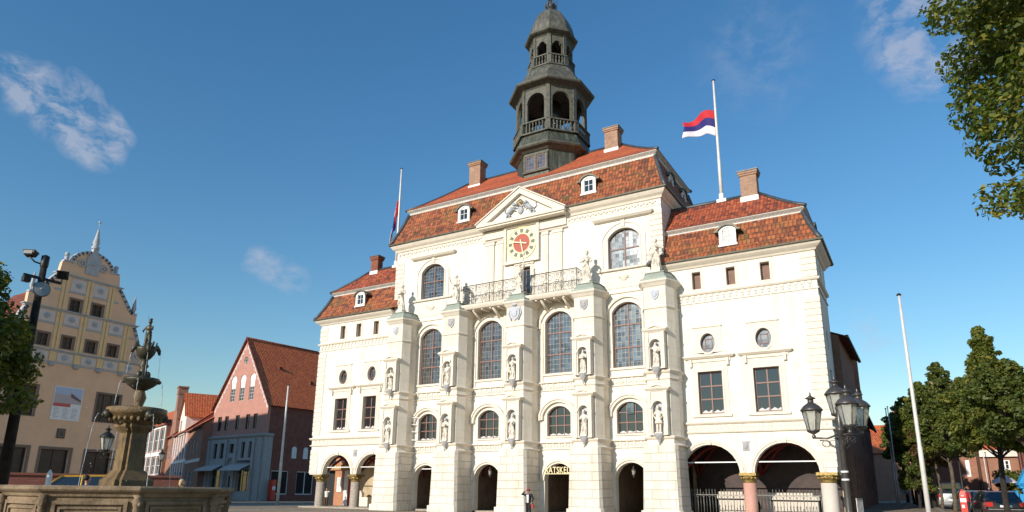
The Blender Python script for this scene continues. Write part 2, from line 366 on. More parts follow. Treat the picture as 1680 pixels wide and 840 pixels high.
def window(root,x0,x1,z0,z1,rise=0,y=.22,cols=2,rows=(.5,),bars=(3,4),fm='win',gm='glass',fw=.09,name='window',label=None,barm=None,oval_=None):
    """a window part: outer frame, mullions and thin bars, with its pane as a sub-part"""
    mb=MB(); zs=z1-rise
    if oval_:
        cx,cz,rx,rz=oval_; mb.plate(oval(cx,cz,rx,rz),[oval(cx,cz,rx-fw,rz-fw)],y,y+.08)
        out=oval(cx,cz,rx-.02,rz-.02)
    elif rise:
        mb.plate(arch(x0,x1,z0,zs,rise),[arch(x0+fw,x1-fw,z0+fw,zs,max(.02,rise-fw*.8))],y,y+.08); out=arch(x0+.02,x1-.02,z0+.02,zs,rise-.02)
    else:
        mb.plate(rect(x0,x1,z0,z1),[rect(x0+fw,x1-fw,z0+fw,z1-fw)],y,y+.08); out=rect(x0+.02,x1-.02,z0+.02,z1-.02)
    W=x1-x0; top=lambda x: (arcz(x,x0,x1,zs,rise) if rise else z1)-fw*.6
    xs=[x0+W*i/cols for i in range(cols+1)]; hz=[z0+(z1-z0)*r for r in rows]; mw=fw*.45
    if not oval_:
        for x in xs[1:-1]: mb.box(x-mw,x+mw,y-.015,y+.065,z0+fw*.5,top(x))
        for z in hz: mb.box(x0+fw*.5,x1-fw*.5,y-.02,y+.06,z-mw,z+mw)
        bb=MB(); zz=[z0]+hz+[z1]
        if bars:
            t=.014
            for i in range(cols):
                for k in range(1,bars[0]):
                    x=xs[i]+(xs[i+1]-xs[i])*k/bars[0]; (bb if barm else mb).box(x-t,x+t,y+.028,y+.05,z0+fw*.5,top(x))
            for i in range(len(zz)-1):
                for k in range(1,bars[1]):
                    z=zz[i]+(zz[i+1]-zz[i])*k/bars[1]
                    if rise and z>zs:
                        w=(x1-x0)/2; Rr=(w*w+rise*rise)/(2*rise); cz=zs+rise-Rr; hw=math.sqrt(max(0,Rr*Rr-(z-cz)**2))-fw*.6; c=(x0+x1)/2; a,b=c-hw,c+hw
                    else: a,b=x0+fw*.5,x1-fw*.5
                    if b>a: (bb if barm else mb).box(a,b,y+.03,y+.048,z-t,z+t)
    else:
        cx,cz,rx,rz=oval_; q=.45
        for sx_ in (-1,1):
            mb.box(cx+sx_*rx*q-.025,cx+sx_*rx*q+.025,y,y+.05,cz-rz*q,cz+rz*q); mb.box(cx-rx*q,cx+rx*q,y,y+.05,cz+sx_*rz*q-.025,cz+sx_*rz*q+.025)
            for sz in (-1,1): mb.tube([(cx+sx_*rx*q,y+.03,cz+sz*rz*q),(cx+sx_*rx*.72,y+.03,cz+sz*rz*.72)],.022,4)
        bb=MB()
    w=obj(name,mb,fm,root,label); p=MB().plate(out,[],y+.045,y+.06); obj('pane',p,gm,w)
    if barm and bb.v: obj('lead_bars',bb,barm,w)
    return w
# ------------------------------------------------------------------ town hall
def textobj(name,s,size,ext,mat,parent,loc,rot=(PI/2,0,0),width=None,font=None,shear=0):
    cu=bpy.data.curves.new(name,'FONT'); cu.body=s; cu.size=size; cu.extrude=ext; cu.align_x='LEFT'; cu.resolution_u=2; cu.offset=size*.004; cu.space_character=1.05
    t=bpy.data.objects.new('tmp',cu); COL.objects.link(t); dg=bpy.context.evaluated_depsgraph_get(); me=bpy.data.meshes.new_from_object(t.evaluated_get(dg)); bpy.data.objects.remove(t)
    me.name=name; me.materials.clear(); me.materials.append(M[mat]); o=bpy.data.objects.new(name,me); link(o,parent); o.location=loc; o.rotation_euler=rot
    if width:
        xs=[v.co.x for v in me.vertices]; k=width/(max(xs)-min(xs)); 
        for v in me.vertices: v.co.x*=k
    return o
H=thing('town_hall','cream baroque town hall with red mansard roofs, clock pediment and dark bell tower','town hall',(-26.5,0,0))
H.location=(0,0,0)
XL,XM0,XM1,XR=-48.75,-39.65,-14.45,-4.45; ZW,ZM=17.45,23.5; SP=2.92
def P(name,mb,mat,par=H,**k): return obj(name,mb,mat,par,**k)
def lace(par,a,b,z,h):
    n=7; pts=[(a,z),(b,z)]
    for i in range(n,-1,-1): pts.append((a+(b-a)*i/n,z+h*(.35+.65*(i%2))))
    P('lace_curtain',MB().plate(pts,[],.262,.268),'blind',par)
# wings' walls: the lower edge follows the arches
def arcpts(cx,r,z,n=18): return [(cx-r*math.cos(PI*i/n),z+r*math.sin(PI*i/n)) for i in range(n+1)]
LWIN=[(-46.13,-44.63,6.86,9.74),(-42.67,-41.13,6.84,9.76)]; RWIN=[(-12.43,-10.81,6.72,9.57),(-8.81,-7.2,6.70,9.57)]
LOV=[(-45.37,11.72),(-41.87,11.78)]; ROV=[(-11.64,11.53),(-8.01,11.5)]
LAT=[-45.85,-43.85,-41.7]; RAT=[-12.15,-9.8,-7.55]
larches=[(-45.33,1.72,SP),(-41.2,1.72,SP)]; rarches=[(-11.97,1.88,2.84),(-7.3,1.90,2.84)]
for nm,x0,x1,arcs,wins,ovs,ats in (('l',XL,XM0,larches,LWIN,LOV,LAT),('r',XM1,XR,rarches,RWIN,ROV,RAT)):
    zs=arcs[0][2]; out=[(x0,zs)]
    for cx,r,z in arcs: out+=arcpts(cx,r,z)
    out+=[(x1,zs),(x1,ZW),(x0,ZW)]
    holes=[rect(*w) for w in wins]+[oval(cx,cz,.5,.68) for cx,cz in ovs]+[rect(a-.3,a+.3,15.42,16.68) for a in ats]
    P('wall',MB().plate(out,holes,0,.5),'wall')
    ab=MB()
    for cx,r,z in arcs:
        arcband(ab,cx-r,cx+r,z,r,.0,.13,-.08,.1); arcband(ab,cx-r,cx+r,z,r,.13,.26,-.13,.1); arcband(ab,cx-r,cx+r,z,r,.26,.36,-.07,.05); ab.box(cx-.16,cx+.16,-.17,.1,z+r-.02,z+r+.3)
    P('arch_moulding',ab,'trim')
    # cornice with relief frieze
    cb=MB(); e0=x0-.02; e1=x1+.02
    pa=[(e0,5),(e0,0),(e1,0),(e1,5)] if nm=='l' else [(e0,0),(e1,0),(e1,5)]
    if nm=='l': pa=[(e0,5),(e0,0),(x1,0)]
    cb.mould(pa,[(0,6.0),(.12,6.03),(.2,6.12),(.2,6.2),(.05,6.24),(0,6.24)]); cb.mould(pa,[(0,5.46),(.1,5.46),(.14,5.54),(.05,5.6),(0,5.6)])
    P('cornice',cb,'trim')
    fr=MB(); x=x0+.3
    while x<x1-.25:
        fr.box(x,x+.16,-.065,.05,5.64,6.0); fr.ball((x+.34,-.02,5.8),(.12,.05,.12),8,6); x+=.53
    fr.box(x0,x1,-.03,.02,5.58,6.02); P('frieze',fr,'trim')
    cb=MB(); cb.mould(pa,[(0,14.98),(.1,15.0),(.16,15.1),(.16,15.15),(.03,15.2),(0,15.2)]); cb.mould(pa,[(0,14.4),(.06,14.4),(.06,14.48),(0,14.5)])
    x=x0+.2
    while x<x1-.2: cb.box(x,x+.22,-.06,.03,14.78,14.97); cb.ball((x+.1,-.02,14.64),(.1,.05,.1),8,5); x+=.42
    P('string_course',cb,'trim')
    cb=MB(); cb.mould(pa,[(0,16.95),(.1,17.0),(.16,17.1),(.3,17.2),(.42,17.3),(.5,17.42),(0,17.42)]); P('eaves_cornice',cb,'trim')
    cb=MB(); gp=[(e0-.0,5.5),(e0,0),(x1,0)] if nm=='l' else [(e0,0),(e1,0),(e1,5.5)]
    cb.mould(gp,[(.0,17.42),(.5,17.42),(.62,17.46),(.64,17.56),(.5,17.58),(.0,17.5)]); P('gutter',cb,'gutter')
    # windows
    for w in wins:
        window(H,*w,cols=2,rows=(.35,.66),bars=(1,1),fw=.1,gm='glass')
        lace(H,w[0]+.12,w[1]-.12,w[2]+.1,.2)
        x0_,x1_,z0_,z1_=w; s=MB(); s.plate(rect(x0_-.36,x1_+.36,z0_-.04,z1_+.62),[rect(x0_-.1,x1_+.1,z0_,z1_+.1)],-.05,.02); s.plate(rect(x0_-.12,x1_+.12,z0_-.02,z1_+.12),[rect(x0_,x1_,z0_,z1_)],-.09,.02)
        s.box(x0_-.5,x1_+.5,-.13,.02,z0_-.2,z0_-.04); s.mould([(x0_-.62,0),(x0_-.62,-.02),(x1_+.62,-.02),(x1_+.62,0)],[(0,z1_+.82),(.15,z1_+.88),(.28,z1_+1.0),(.28,z1_+1.08),(.1,z1_+1.13),(0,z1_+1.13)])
        s.box(x0_-.62,x1_+.62,-.08,.02,z1_+.66,z1_+1.12)
        for xx in (x0_-.5,x1_+.34): s.box(xx,xx+.16,-.2,.02,z1_+.35,z1_+.84)
        P('window_surround',s,'trim')
    for cx,cz in ovs:
        window(H,0,0,0,0,oval_=(cx,cz,.5,.68),gm='glassd',fw=.07)
        s=MB(); s.plate(rect(cx-.92,cx+.92,10.86,cz+1.15),[oval(cx,cz,.62,.8)],-.04,.02); s.plate(oval(cx,cz,.62,.8,24),[oval(cx,cz,.5,.68,24)],-.075,.02)
        s.box(cx-1.02,cx+1.02,-.1,.02,cz+1.1,cz+1.22); s.add([(cx-.92,-.04,cz-.1),(cx-1.3,-.04,10.86),(cx-.92,-.04,10.86),(cx-.92,.02,cz-.1),(cx-1.3,.02,10.86),(cx-.92,.02,10.86)],[(0,1,2),(0,3,4,1)]); s.add([(cx+.92,-.04,cz-.1),(cx+1.3,-.04,10.86),(cx+.92,-.04,10.86),(cx+.92,.02,cz-.1),(cx+1.3,.02,10.86)],[(0,1,2),(0,3,4,1)])
        P('oval_surround',s,'trim')
    for a in ats:
        window(H,a-.3,a+.3,15.42,16.68,y=.3,cols=1,rows=(),bars=(1,1),fm='win',gm='shutter',fw=.05)
        s=MB(); s.plate(rect(a-.44,a+.44,15.3,16.85),[rect(a-.3,a+.3,15.42,16.68)],-.04,.02); P('window_surround',s,'trim')
# back and side walls
b=MB(); b.box(XL,XM0,4.5,5,0,ZW); b.box(XM1,XR,4.5,5,0,ZW); P('back_wall',b,'beige')
b=MB(); b.box(XL,XL+.5,.5,4.5,5.2,ZW); P('side_wall',b,'wall')
sd=MB(); sd.xf=Matrix.Translation((XR,.0,0))@Matrix.Rotation(PI/2,4,'Z'); sd.plate([(.5,2.84)]+arcpts(2.6,1.6,2.84)+[(4.5,2.84),(5,2.84),(5,ZW),(.5,ZW)],[rect(2,3.2,6.8,9.5),oval(2.6,11.5,.5,.68),rect(2.3,2.9,15.4,16.7)],0,.5); P('side_wall',sd,'wall')
for w in ((2,3.2,6.8,9.5),(2.3,2.9,15.4,16.7)):
    o=window(H,*w,cols=2,rows=(.5,),bars=(1,1)); o.location=(XR,0,0); o.rotation_euler=(0,0,PI/2)
# quoins
for xc,z0,z1,sg in ((XL,SP+.1,16.9,-1),(XR,3.2,16.9,1),(XM0,17.8,22.2,-1),(XM1,17.8,22.2,1)):
    q=MB(); z=z0; k=0
    while z<z1-.3:
        if not (5.3<z+.3 and z<6.3 or 14.2<z+.35 and z<15.2) or z0>17:
            w=.95 if k%2 else .9; a,b_=sorted((xc-sg*w,xc+sg*.05)); q.box(a,b_,-.05,.9,z,z+.38)
        z+=.43; k+=1
    P('quoins',q,'trim')
# arcade columns, capitals, tie rods
for x,rad,mt in ((-47.5,.42,'colgrey'),(-43.25,.42,'colgrey'),(-9.62,.41,'colpink'),(-5.02,.47,'colpale')):
    c=P('column',MB().lathe([(0,0),(rad*1.12,0),(rad*1.12,.12),(rad*1.02,.2),(rad,.3),(rad*.96,2.3),(0,2.3)],(x,.28,0),28),mt)
    r2=rad*.96; cp=MB().lathe([(r2,2.28),(r2*1.12,2.34),(r2*1.02,2.42),(r2*1.2,2.5),(r2*1.32,2.62),(r2*1.22,2.72),(0,2.72)],(x,.28,0),28)
    for i in range(12):
        t=2*PI*i/12; cp.ball((x+r2*1.22*math.cos(t),.28+r2*1.22*math.sin(t),2.58),(.09,.09,.1),8,6)
    cp.box(x-r2*1.3,x+r2*1.3,.28-r2*1.3,.28+r2*1.3,2.72,2.90); obj('capital',cp,'gold',c)
    b=MB(); b.box(x-rad*1.05,x+rad*1.05,-.02,.52,2.88,3.05)
for a,b_,z in ((-47.05,-43.6,3.52),(-42.9,-39.6,3.52),(-13.8,-10.1,3.55),(-9.2,-5.4,3.55),(-36.7,-34.2,3.3)):
    P('tie_rod',MB().box(a,b_,.2,.28,z,z+.07),'white')
pq=MB(); 
for cx,cz in ((-43.25,4.75),(-9.62,4.55)):
    pq.box(cx-.2,cx+.2,-.05,.02,cz-.28,cz+.28); pq.ball((cx,-.05,cz+.02),(.15,.06,.2),10,6); pq.box(cx-.26,cx+.26,-.04,.02,cz+.24,cz+.32)
P('relief_plaque',pq,'greystone')
# ---------------- central block wall
BX=[-35.3,-29.25,-23.0,-17.4]; PX=[-37.9,-32.0,-25.9,-20.05,-14.65]
out=[(XM0,0)]
for bx in BX: out+=[(bx-1.22,0)]+arcpts(bx,1.22,2.42)+[(bx+1.22,0)]
out+=[(XM1,0),(XM1,ZM),(XM0,ZM)]
TALL=[(bx-1.15,bx+1.15,10.35,14.5,.72) for bx in BX]; SML=[(bx-.98,bx+.98,5.62,7.3,.56) for bx in BX]; UP=[(-36.65,-34.15,18.02,20.45,.72),(-18.72,-16.22,17.95,20.35,.72)]
holes=[arch(*w) for w in TALL+SML+UP]+[rect(-26.6,-25.5,16.36,19.35)]
P('wall',MB().plate(out,holes,0,.55),'wall')
for i,w in enumerate(TALL):
    x0,x1,z0,zs,r=w
    window(H,x0,x1,z0,zs+r,rise=r,y=.26,cols=2,rows=(.31,.66),bars=(4,4),gm=('glassd','glassd','glassb','glassb')[i],fw=.11,barm='irong')
    s=MB(); arcband(s,x0,x1,zs,r,.0,.12,-.05,.02,foot=zs-z0); arcband(s,x0,x1,zs,r,.34,.5,-.16,.02,foot=.55); arcband(s,x0,x1,zs,r,.5,.6,-.1,.02,foot=.45); s.box(x0-.2,x1+.2,-.12,.02,z0-.16,z0)
    for xx in (x0-.36,x1+.18): s.box(xx,xx+.18,-.08,.02,9.75,zs-.1)
    P('window_surround',s,'trim')
for i,w in enumerate(SML):
    x0,x1,z0,zs,r=w; W_=window(H,x0,x1,z0,zs+r,rise=r,y=.26,cols=3,rows=(.36,.68),bars=(1,1),gm='glass',fw=.08)
    lace(H,x0+.1,x1-.1,z0+.09,.14)
    if i==3: obj('open_sash',MB().plate([(bx+a*.9,z+b*.9) for bx,z in [(BX[3],7.1)] for a,b in ((-.28,-.1),(.28,-.1),(.28,.78),(-.28,.78))],[],.16,.2),'glassb',W_,label='small tilted sash open at the top')
    if i==0:
        g=MB(); g.xf=Matrix.Translation((x0,0,0))@Matrix.Rotation(R(35),4,'Z'); g.plate(rect(-.75,0,5.66,7.6),[rect(-.68,-.08,5.74,6.35),rect(-.68,-.08,6.42,6.95),rect(-.68,-.08,7.02,7.52)],-.1,-.05); obj('open_casement',g,'trimwhite',W_,label='white casement swung open outwards')
    s=MB(); arcband(s,x0,x1,zs,r,.0,.1,-.05,.02,foot=zs-z0)
    arcband(s,x0-.2,x1+.2,zs-.1,r+.25,.12,.3,-.22,.02,foot=.35); arcband(s,x0-.2,x1+.2,zs-.1,r+.25,.3,.42,-.3,.02,foot=.4); s.box(x0-.1,x1+.1,-.1,.02,z0-.12,z0); P('window_surround',s,'trim')
    fr=MB(); s=MB(); a,b_=PX[i]+1.2,PX[i+1]-1.2
    for zb,zt in ((4.66,5.12),(9.05,9.62)):
        s.box(a,b_,-.16,.05,zt,zt+.1); s.box(a,b_,-.1,.05,zb-.02,zb+.05); x=a+.15
        while x<b_-.3: fr.box(x,x+.14,-.06,.03,zb+.1,zt-.03); fr.ball((x+.32,-.02,zb+.25),(.12,.045,.13),8,5); x+=.5
    P('string_course',s,'trim'); P('frieze',fr,'trim')
    s=MB(); cx=BX[i]; arcband(s,cx-1.22,cx+1.22,2.42,1.22,0,.14,-.1,.1); arcband(s,cx-1.22,cx+1.22,2.42,1.22,.14,.3,-.18,.1); arcband(s,cx-1.22,cx+1.22,2.42,1.22,.3,.42,-.1,.1); P('door_arch',s,'trim')
for i,w in enumerate(UP):
    x0,x1,z0,zs,r=w; window(H,x0,x1,z0,zs+r,rise=r,y=.26,cols=2,rows=(.5,),bars=(4,5),gm='glassb',fw=.11,barm='irong')
    s=MB(); arcband(s,x0,x1,zs,r,0,.12,-.05,.02,foot=zs-z0); arcband(s,x0,x1,zs,r,.42,.5,-.07,.02,foot=zs-z0); s.box((x0+x1)/2-.15,(x0+x1)/2+.15,-.1,.02,zs+r+.1,zs+r+.65)
    s.mould([(x0-.75,0),(x0-.75,-.04),(x1+.75,-.04),(x1+.75,0)],[(0,z0-.22),(.14,z0-.2),(.16,z0-.08),(.04,z0-.02),(0,z0-.02)])
    s.mould([(x0-.85,0),(x0-.85,-.04),(x1+.85,-.04),(x1+.85,0)],[(0,21.72),(.2,21.8),(.34,21.95),(.34,22.05),(.1,22.12),(0,22.12)])
    s.box(x0-.35,x1+.35,-.05,.02,16.35,17.6); cx=(x0+x1)/2; s.ball((cx,-.06,17.15),(.3,.1,.28),12,8); s.lathe([(.34,0),(.4,.0)],(cx,-.06,17.15),14)
    s.box(x0-1,x1+1,-.1,.02,15.95,16.07); P('window_surround',s,'trim')
# frieze, eaves cornice, gutter of the central block
PZ=(-29.95,-22.3)
for a,b_ in ((XM0,PZ[0]),(PZ[1],XM1)):
    fr=MB(); x=a+.3
    while x<b_-.3: fr.ball((x,-.03,22.62),(.13,.07,.12),8,5); fr.ball((x+.24,-.03,22.7),(.09,.06,.09),8,5); x+=.46
    fr.box(a,b_,-.04,.02,22.35,22.42); P('frieze',fr,'trim')
c=MB(); pr=[(0,22.85),(.1,22.9),(.16,23.05),(.34,23.2),(.44,23.35),(.5,23.46),(0,23.46)]
P('eaves_cornice',MB().mould([(XM0,10),(XM0,0),(PZ[0],0)],pr),'trim'); P('eaves_cornice',MB().mould([(PZ[1],0),(XM1,0),(XM1,10)],pr),'trim')
c=MB(); pr=[(0,23.46),(.5,23.46),(.63,23.5),(.65,23.6),(.5,23.62),(0,23.55)]; c.mould([(XM0,10.4),(XM0,0),(PZ[0]-.1,0)],pr); c.mould([(PZ[1]+.1,0),(XM1,0),(XM1,10.4)],pr); P('gutter',c,'gutter')
b=MB(); b.box(XM0,XM0+.5,.55,9.5,16,ZM); b.box(XM1-.5,XM1,.55,9.5,16,ZM); b.box(XM0,XM1,9.5,10,0,ZM); P('side_wall',b,'wall')
# risalit: pilasters, door, pediment
s=MB()
for a,b_ in ((-29.85,-29.05),(-28.05,-27.95+.0),(-24.6,-24.5),(-23.65,-22.45)):
    pass
for cx,w in ((-29.4,.85),(-28.35,.5),(-24.1,.5),(-23.0,.85)):
    s.box(cx-w/2,cx+w/2,-.12,.02,16.4,22.0); s.box(cx-w/2-.06,cx+w/2+.06,-.18,.02,21.75,22.0); s.box(cx-w/2+.1,cx+w/2-.1,-.15,.02,16.8,21.5)
[(s.box(a,b,-.15,.02,22.3,23.0),s.mould([(a-.05,0),(a-.05,-.1),(b,-.1),(b,0)],[(0,22.0),(.08,22.03),(.12,22.12),(0,22.2)])) for a,b in ((-29.95,-27.96),(-24.6,-22.2))]
P('pilasters',s,'trim')
PD=MB(); ax,lz,az=-26.1,23.35,25.75
PD.plate([(-29.9,lz),(-22.35,lz),(ax,az-.2)],[],-.62,1.6); pd=P('pediment',PD,'wall')
s=MB(); o_=[(-30.3,lz-.1),(-21.95,lz-.1),(-21.95,lz+.12),(ax,az+.25),(-30.3,lz+.12)]; i_=[(-29.3,lz+.16),(-22.95,lz+.16),(ax,az-.2)]
s.plate(o_,[i_],-.92,-.55); s.plate([(-30.2,lz-.25),(-22.05,lz-.25),(-22.05,lz-.1),(-30.2,lz-.1)],[],-.8,.02)
s.plate([(-30.42,lz+.1),(ax,az+.28),(-21.83,lz+.1),(-21.83,lz+.2),(ax,az+.4),(-30.42,lz+.2)],[],-1.02,-.6); obj('raking_cornice',s,'trim',pd)
s=MB(); s.add([(-30.42,-1.0,lz+.21),(ax,-1.0,az+.42),(ax,1.6,az+.42),(-30.42,1.6,lz+.21),(-21.83,-1.0,lz+.21),(-21.83,1.6,lz+.21)],[(0,1,2,3),(1,4,5,2)]); obj('lead_covering',s,'lead',pd,rec=False)
# arms: shield, crown and two rearing beasts
OFF=Matrix.Translation((0,-.5,0)); s=MB(); s.xf=OFF; s.ball((ax,-.2,24.12),(.27,.1,.36),12,8)
for sg in (-1,1):
    bx=ax+sg*.85
    s.tube([(bx+sg*.35,-.22,23.95),(bx+sg*.1,-.26,24.12),(bx-sg*.18,-.26,24.42)],[.13,.2,.19],8); s.ball((bx-sg*.28,-.3,24.68),(.17,.14,.15),10,7); s.ball((bx-sg*.42,-.32,24.62),(.08,.08,.06),8,5)
    s.tube([(bx-sg*.2,-.3,24.45),(bx-sg*.48,-.32,24.4),(bx-sg*.6,-.3,24.52)],[.08,.06,.05],6); s.tube([(bx-sg*.12,-.3,24.3),(bx-sg*.42,-.32,24.14)],[.08,.05],6)
    s.tube([(bx+sg*.3,-.22,24.0),(bx+sg*.12,-.26,23.78),(bx+sg*.3,-.26,23.58)],[.13,.08,.06],6); s.tube([(bx+sg*.3,-.2,24.0),(bx+sg*.5,-.22,23.75),(bx+sg*.42,-.24,23.57)],[.12,.07,.06],6)
    s.tube([(bx+sg*.42,-.2,24.02),(bx+sg*.68,-.2,24.2),(bx+sg*.58,-.2,24.48),(bx+sg*.74,-.2,24.62)],[.05,.04,.04,.06],6)
obj('coat_of_arms',s,plain('silvered_relief',(.42,.44,.48),.6,.2,9),pd)
s=MB(); s.xf=OFF; s.lathe([(.28,0),(.3,.1),(.27,.12)],(ax,-.22,24.5),16)
for i in range(7):
    t=PI*i/6; s.tube([(ax-.28*math.cos(t),-.3,24.6),(ax-.3*math.cos(t),-.34,24.82),(ax-.12*math.cos(t),-.3,24.98)],.035,6)
s.ball((ax,-.3,25.03),.06,8,6); obj('crown',s,'gold',pd)
# clock
ck=MB(); cx,cz=-26.27,21.42; ck.box(-27.85,-24.72,-.1,.02,19.82,23.02); CK=P('clock',ck,'dialcream')
s=MB(); s.plate(rect(-27.95,-24.62,19.72,23.12),[rect(-27.72,-24.85,19.97,22.87)],-.26,-.06); obj('clock_frame',s,'trim',CK)
s=MB(); s.plate(rect(-27.72,-24.85,19.97,22.87),[oval(cx,cz,1.36,1.40,32)],-.125,-.09); obj('spandrel',s,plain('faded_ochre_spandrel',(.72,.66,.54),.7,.08,8),CK)
s=MB(); s.plate(oval(cx,cz,1.34,1.38,32),[],-.16,-.09); obj('dial',s,'dialcream',CK)
s=MB(); s.plate(oval(cx,cz,1.40,1.44,40),[oval(cx,cz,1.35,1.39,40)],-.20,-.1); s.plate(oval(cx,cz,.82,.84,32),[oval(cx,cz,.78,.8,32)],-.19,-.1); obj('dial_ring',s,'goldpaint',CK)
s=MB(); s.plate(oval(cx,cz,.78,.8,32),[],-.18,-.1); obj('dial_centre',s,'dialred',CK)
s=MB()
for i in range(12):
    t=2*PI*i/12; 
    for_=[(.9,-.11),(1.22,-.15),(1.22,.15),(.9,.11)]; s.plate([(cx+r*math.sin(t)+w*math.cos(t),cz+(r*math.cos(t)-w*math.sin(t))*1.02) for r,w in for_],[],-.185,-.12)
obj('numerals',s,'dialgreen',CK)
s=MB()
def hand(ang,ln,w,tail):
    d=(math.sin(ang),math.cos(ang)); p=(d[1],-d[0]); pt=lambda r,k:(cx+d[0]*r+p[0]*k,cz+d[1]*r+p[1]*k)
    s.plate([pt(-tail,-w),pt(ln*.7,-w),pt(ln*.75,-w*2.4),pt(ln,0),pt(ln*.75,w*2.4),pt(ln*.7,w),pt(-tail,w)],[],-.28,-.24)
hand(R(284),.98,.05,.55); hand(R(168),1.2,.045,.3); s.ball((cx,-.27,cz),(.12,.06,.12),10,6); obj('hands',s,'dialcream',CK)
# balcony door
d=MB(); d.plate(rect(-26.6,-25.5,16.36,19.35),[rect(-26.45,-26.1,17.4,19.1),rect(-26.0,-25.65,17.4,19.1)],.3,.36); D=P('balcony_door',d,'wind'); obj('pane',MB().plate(rect(-26.5,-25.6,17.3,19.2),[],.33,.345),'glass',D)
s=MB(); s.plate(rect(-26.85,-25.25,16.36,19.6),[rect(-26.6,-25.5,16.36,19.35)],-.06,.02); s.box(-26.95,-25.15,-.14,.02,19.55,19.66); P('door_surround',s,'trim')
# balcony
sl=MB(); sl.mould([(-31.35,0),(-31.35,-1.4),(-20.6,-1.4),(-20.6,0)],[(-.4,16.0),(0,16.0),(.06,16.08),(.12,16.18),(.16,16.3),(.16,16.36),(-.4,16.36)]); sl.box(-31.3,-20.7,-1.35,0,16.04,16.34); BL=P('balcony',sl,'trim')
c=MB()
for x in (-30.2,-28.3,-23.9,-22.0): c.tube([(x,-.02,15.3),(x,-.5,15.6),(x,-1.2,15.95)],[.14,.12,.1],6)
for i,bx in enumerate((-30.9,-30.1,-29.3,-28.5,-27.7,-24.3,-23.5,-22.7,-21.9,-21.2)): c.box(bx-.07,bx+.07,-1.3,0,15.88,16.02)
obj('console',c,'trim',BL)
c=MB(); yr=-1.28; z0,z1=16.45,18.05
path=[(-31.2,0),(-31.2,yr),(-20.8,yr),(-20.8,0)]
def rail(a,b):
    a=Vector(a);b=Vector(b);L=(b-a).length;d=(b-a)/L
    for z,r in ((z0,.035),(z1,.035),(z1-.12,.014),(z0+.62,.016)): c.tube([(a.x,a.y,z),(b.x,b.y,z)],r,6)
    n=max(1,round(L/1.3))
    for i in range(n+1):
        p=a+d*L*i/n; c.tube([(p.x,p.y,z0-.1),(p.x,p.y,z1+.05)],.022,6)
    m=n*2; w=L/m
    for i in range(m):
        cx0=a+d*w*(i+.5)
        def cv(pts,r=.014): c.tube([(cx0.x+d.x*u*w,cx0.y+d.y*u*w,z) for u,z in pts],r,4,cap=False)
        cv([(-.42,z1-.12),(-.36,z1-.5),(-.2,z1-.66),(0,z1-.7),(.2,z1-.66),(.36,z1-.5),(.42,z1-.12)]); cv([(-.2,z1-.15),(-.15,z1-.38),(0,z1-.46),(.15,z1-.38),(.2,z1-.15)])
        cv([(.3*math.cos(2*PI*k/10),z0+.32+.24*math.sin(2*PI*k/10)) for k in range(11)]); cv([(.12*math.cos(2*PI*k/8),z0+.32+.1*math.sin(2*PI*k/8)) for k in range(9)],.012)
        for sg in (-1,1):
            cv([(sg*.48,z0+.05),(sg*.42,z0+.3),(sg*.48,z0+.58)],.012); cv([(sg*.48,z0+.7),(sg*.3,z0+.78),(sg*.16,z0+.72),(sg*.2,z0+.66)],.012); cv([(0,z0+.62),(sg*.2,z0+.86),(sg*.06,z0+.96)],.012)
        cv([(-.1,z1-.26),(0,z1-.2),(.1,z1-.26),(0,z1-.32),(-.1,z1-.26)],.02)
for i in range(3): rail(path[i],path[i+1])
obj('railing',c,'iron',BL)
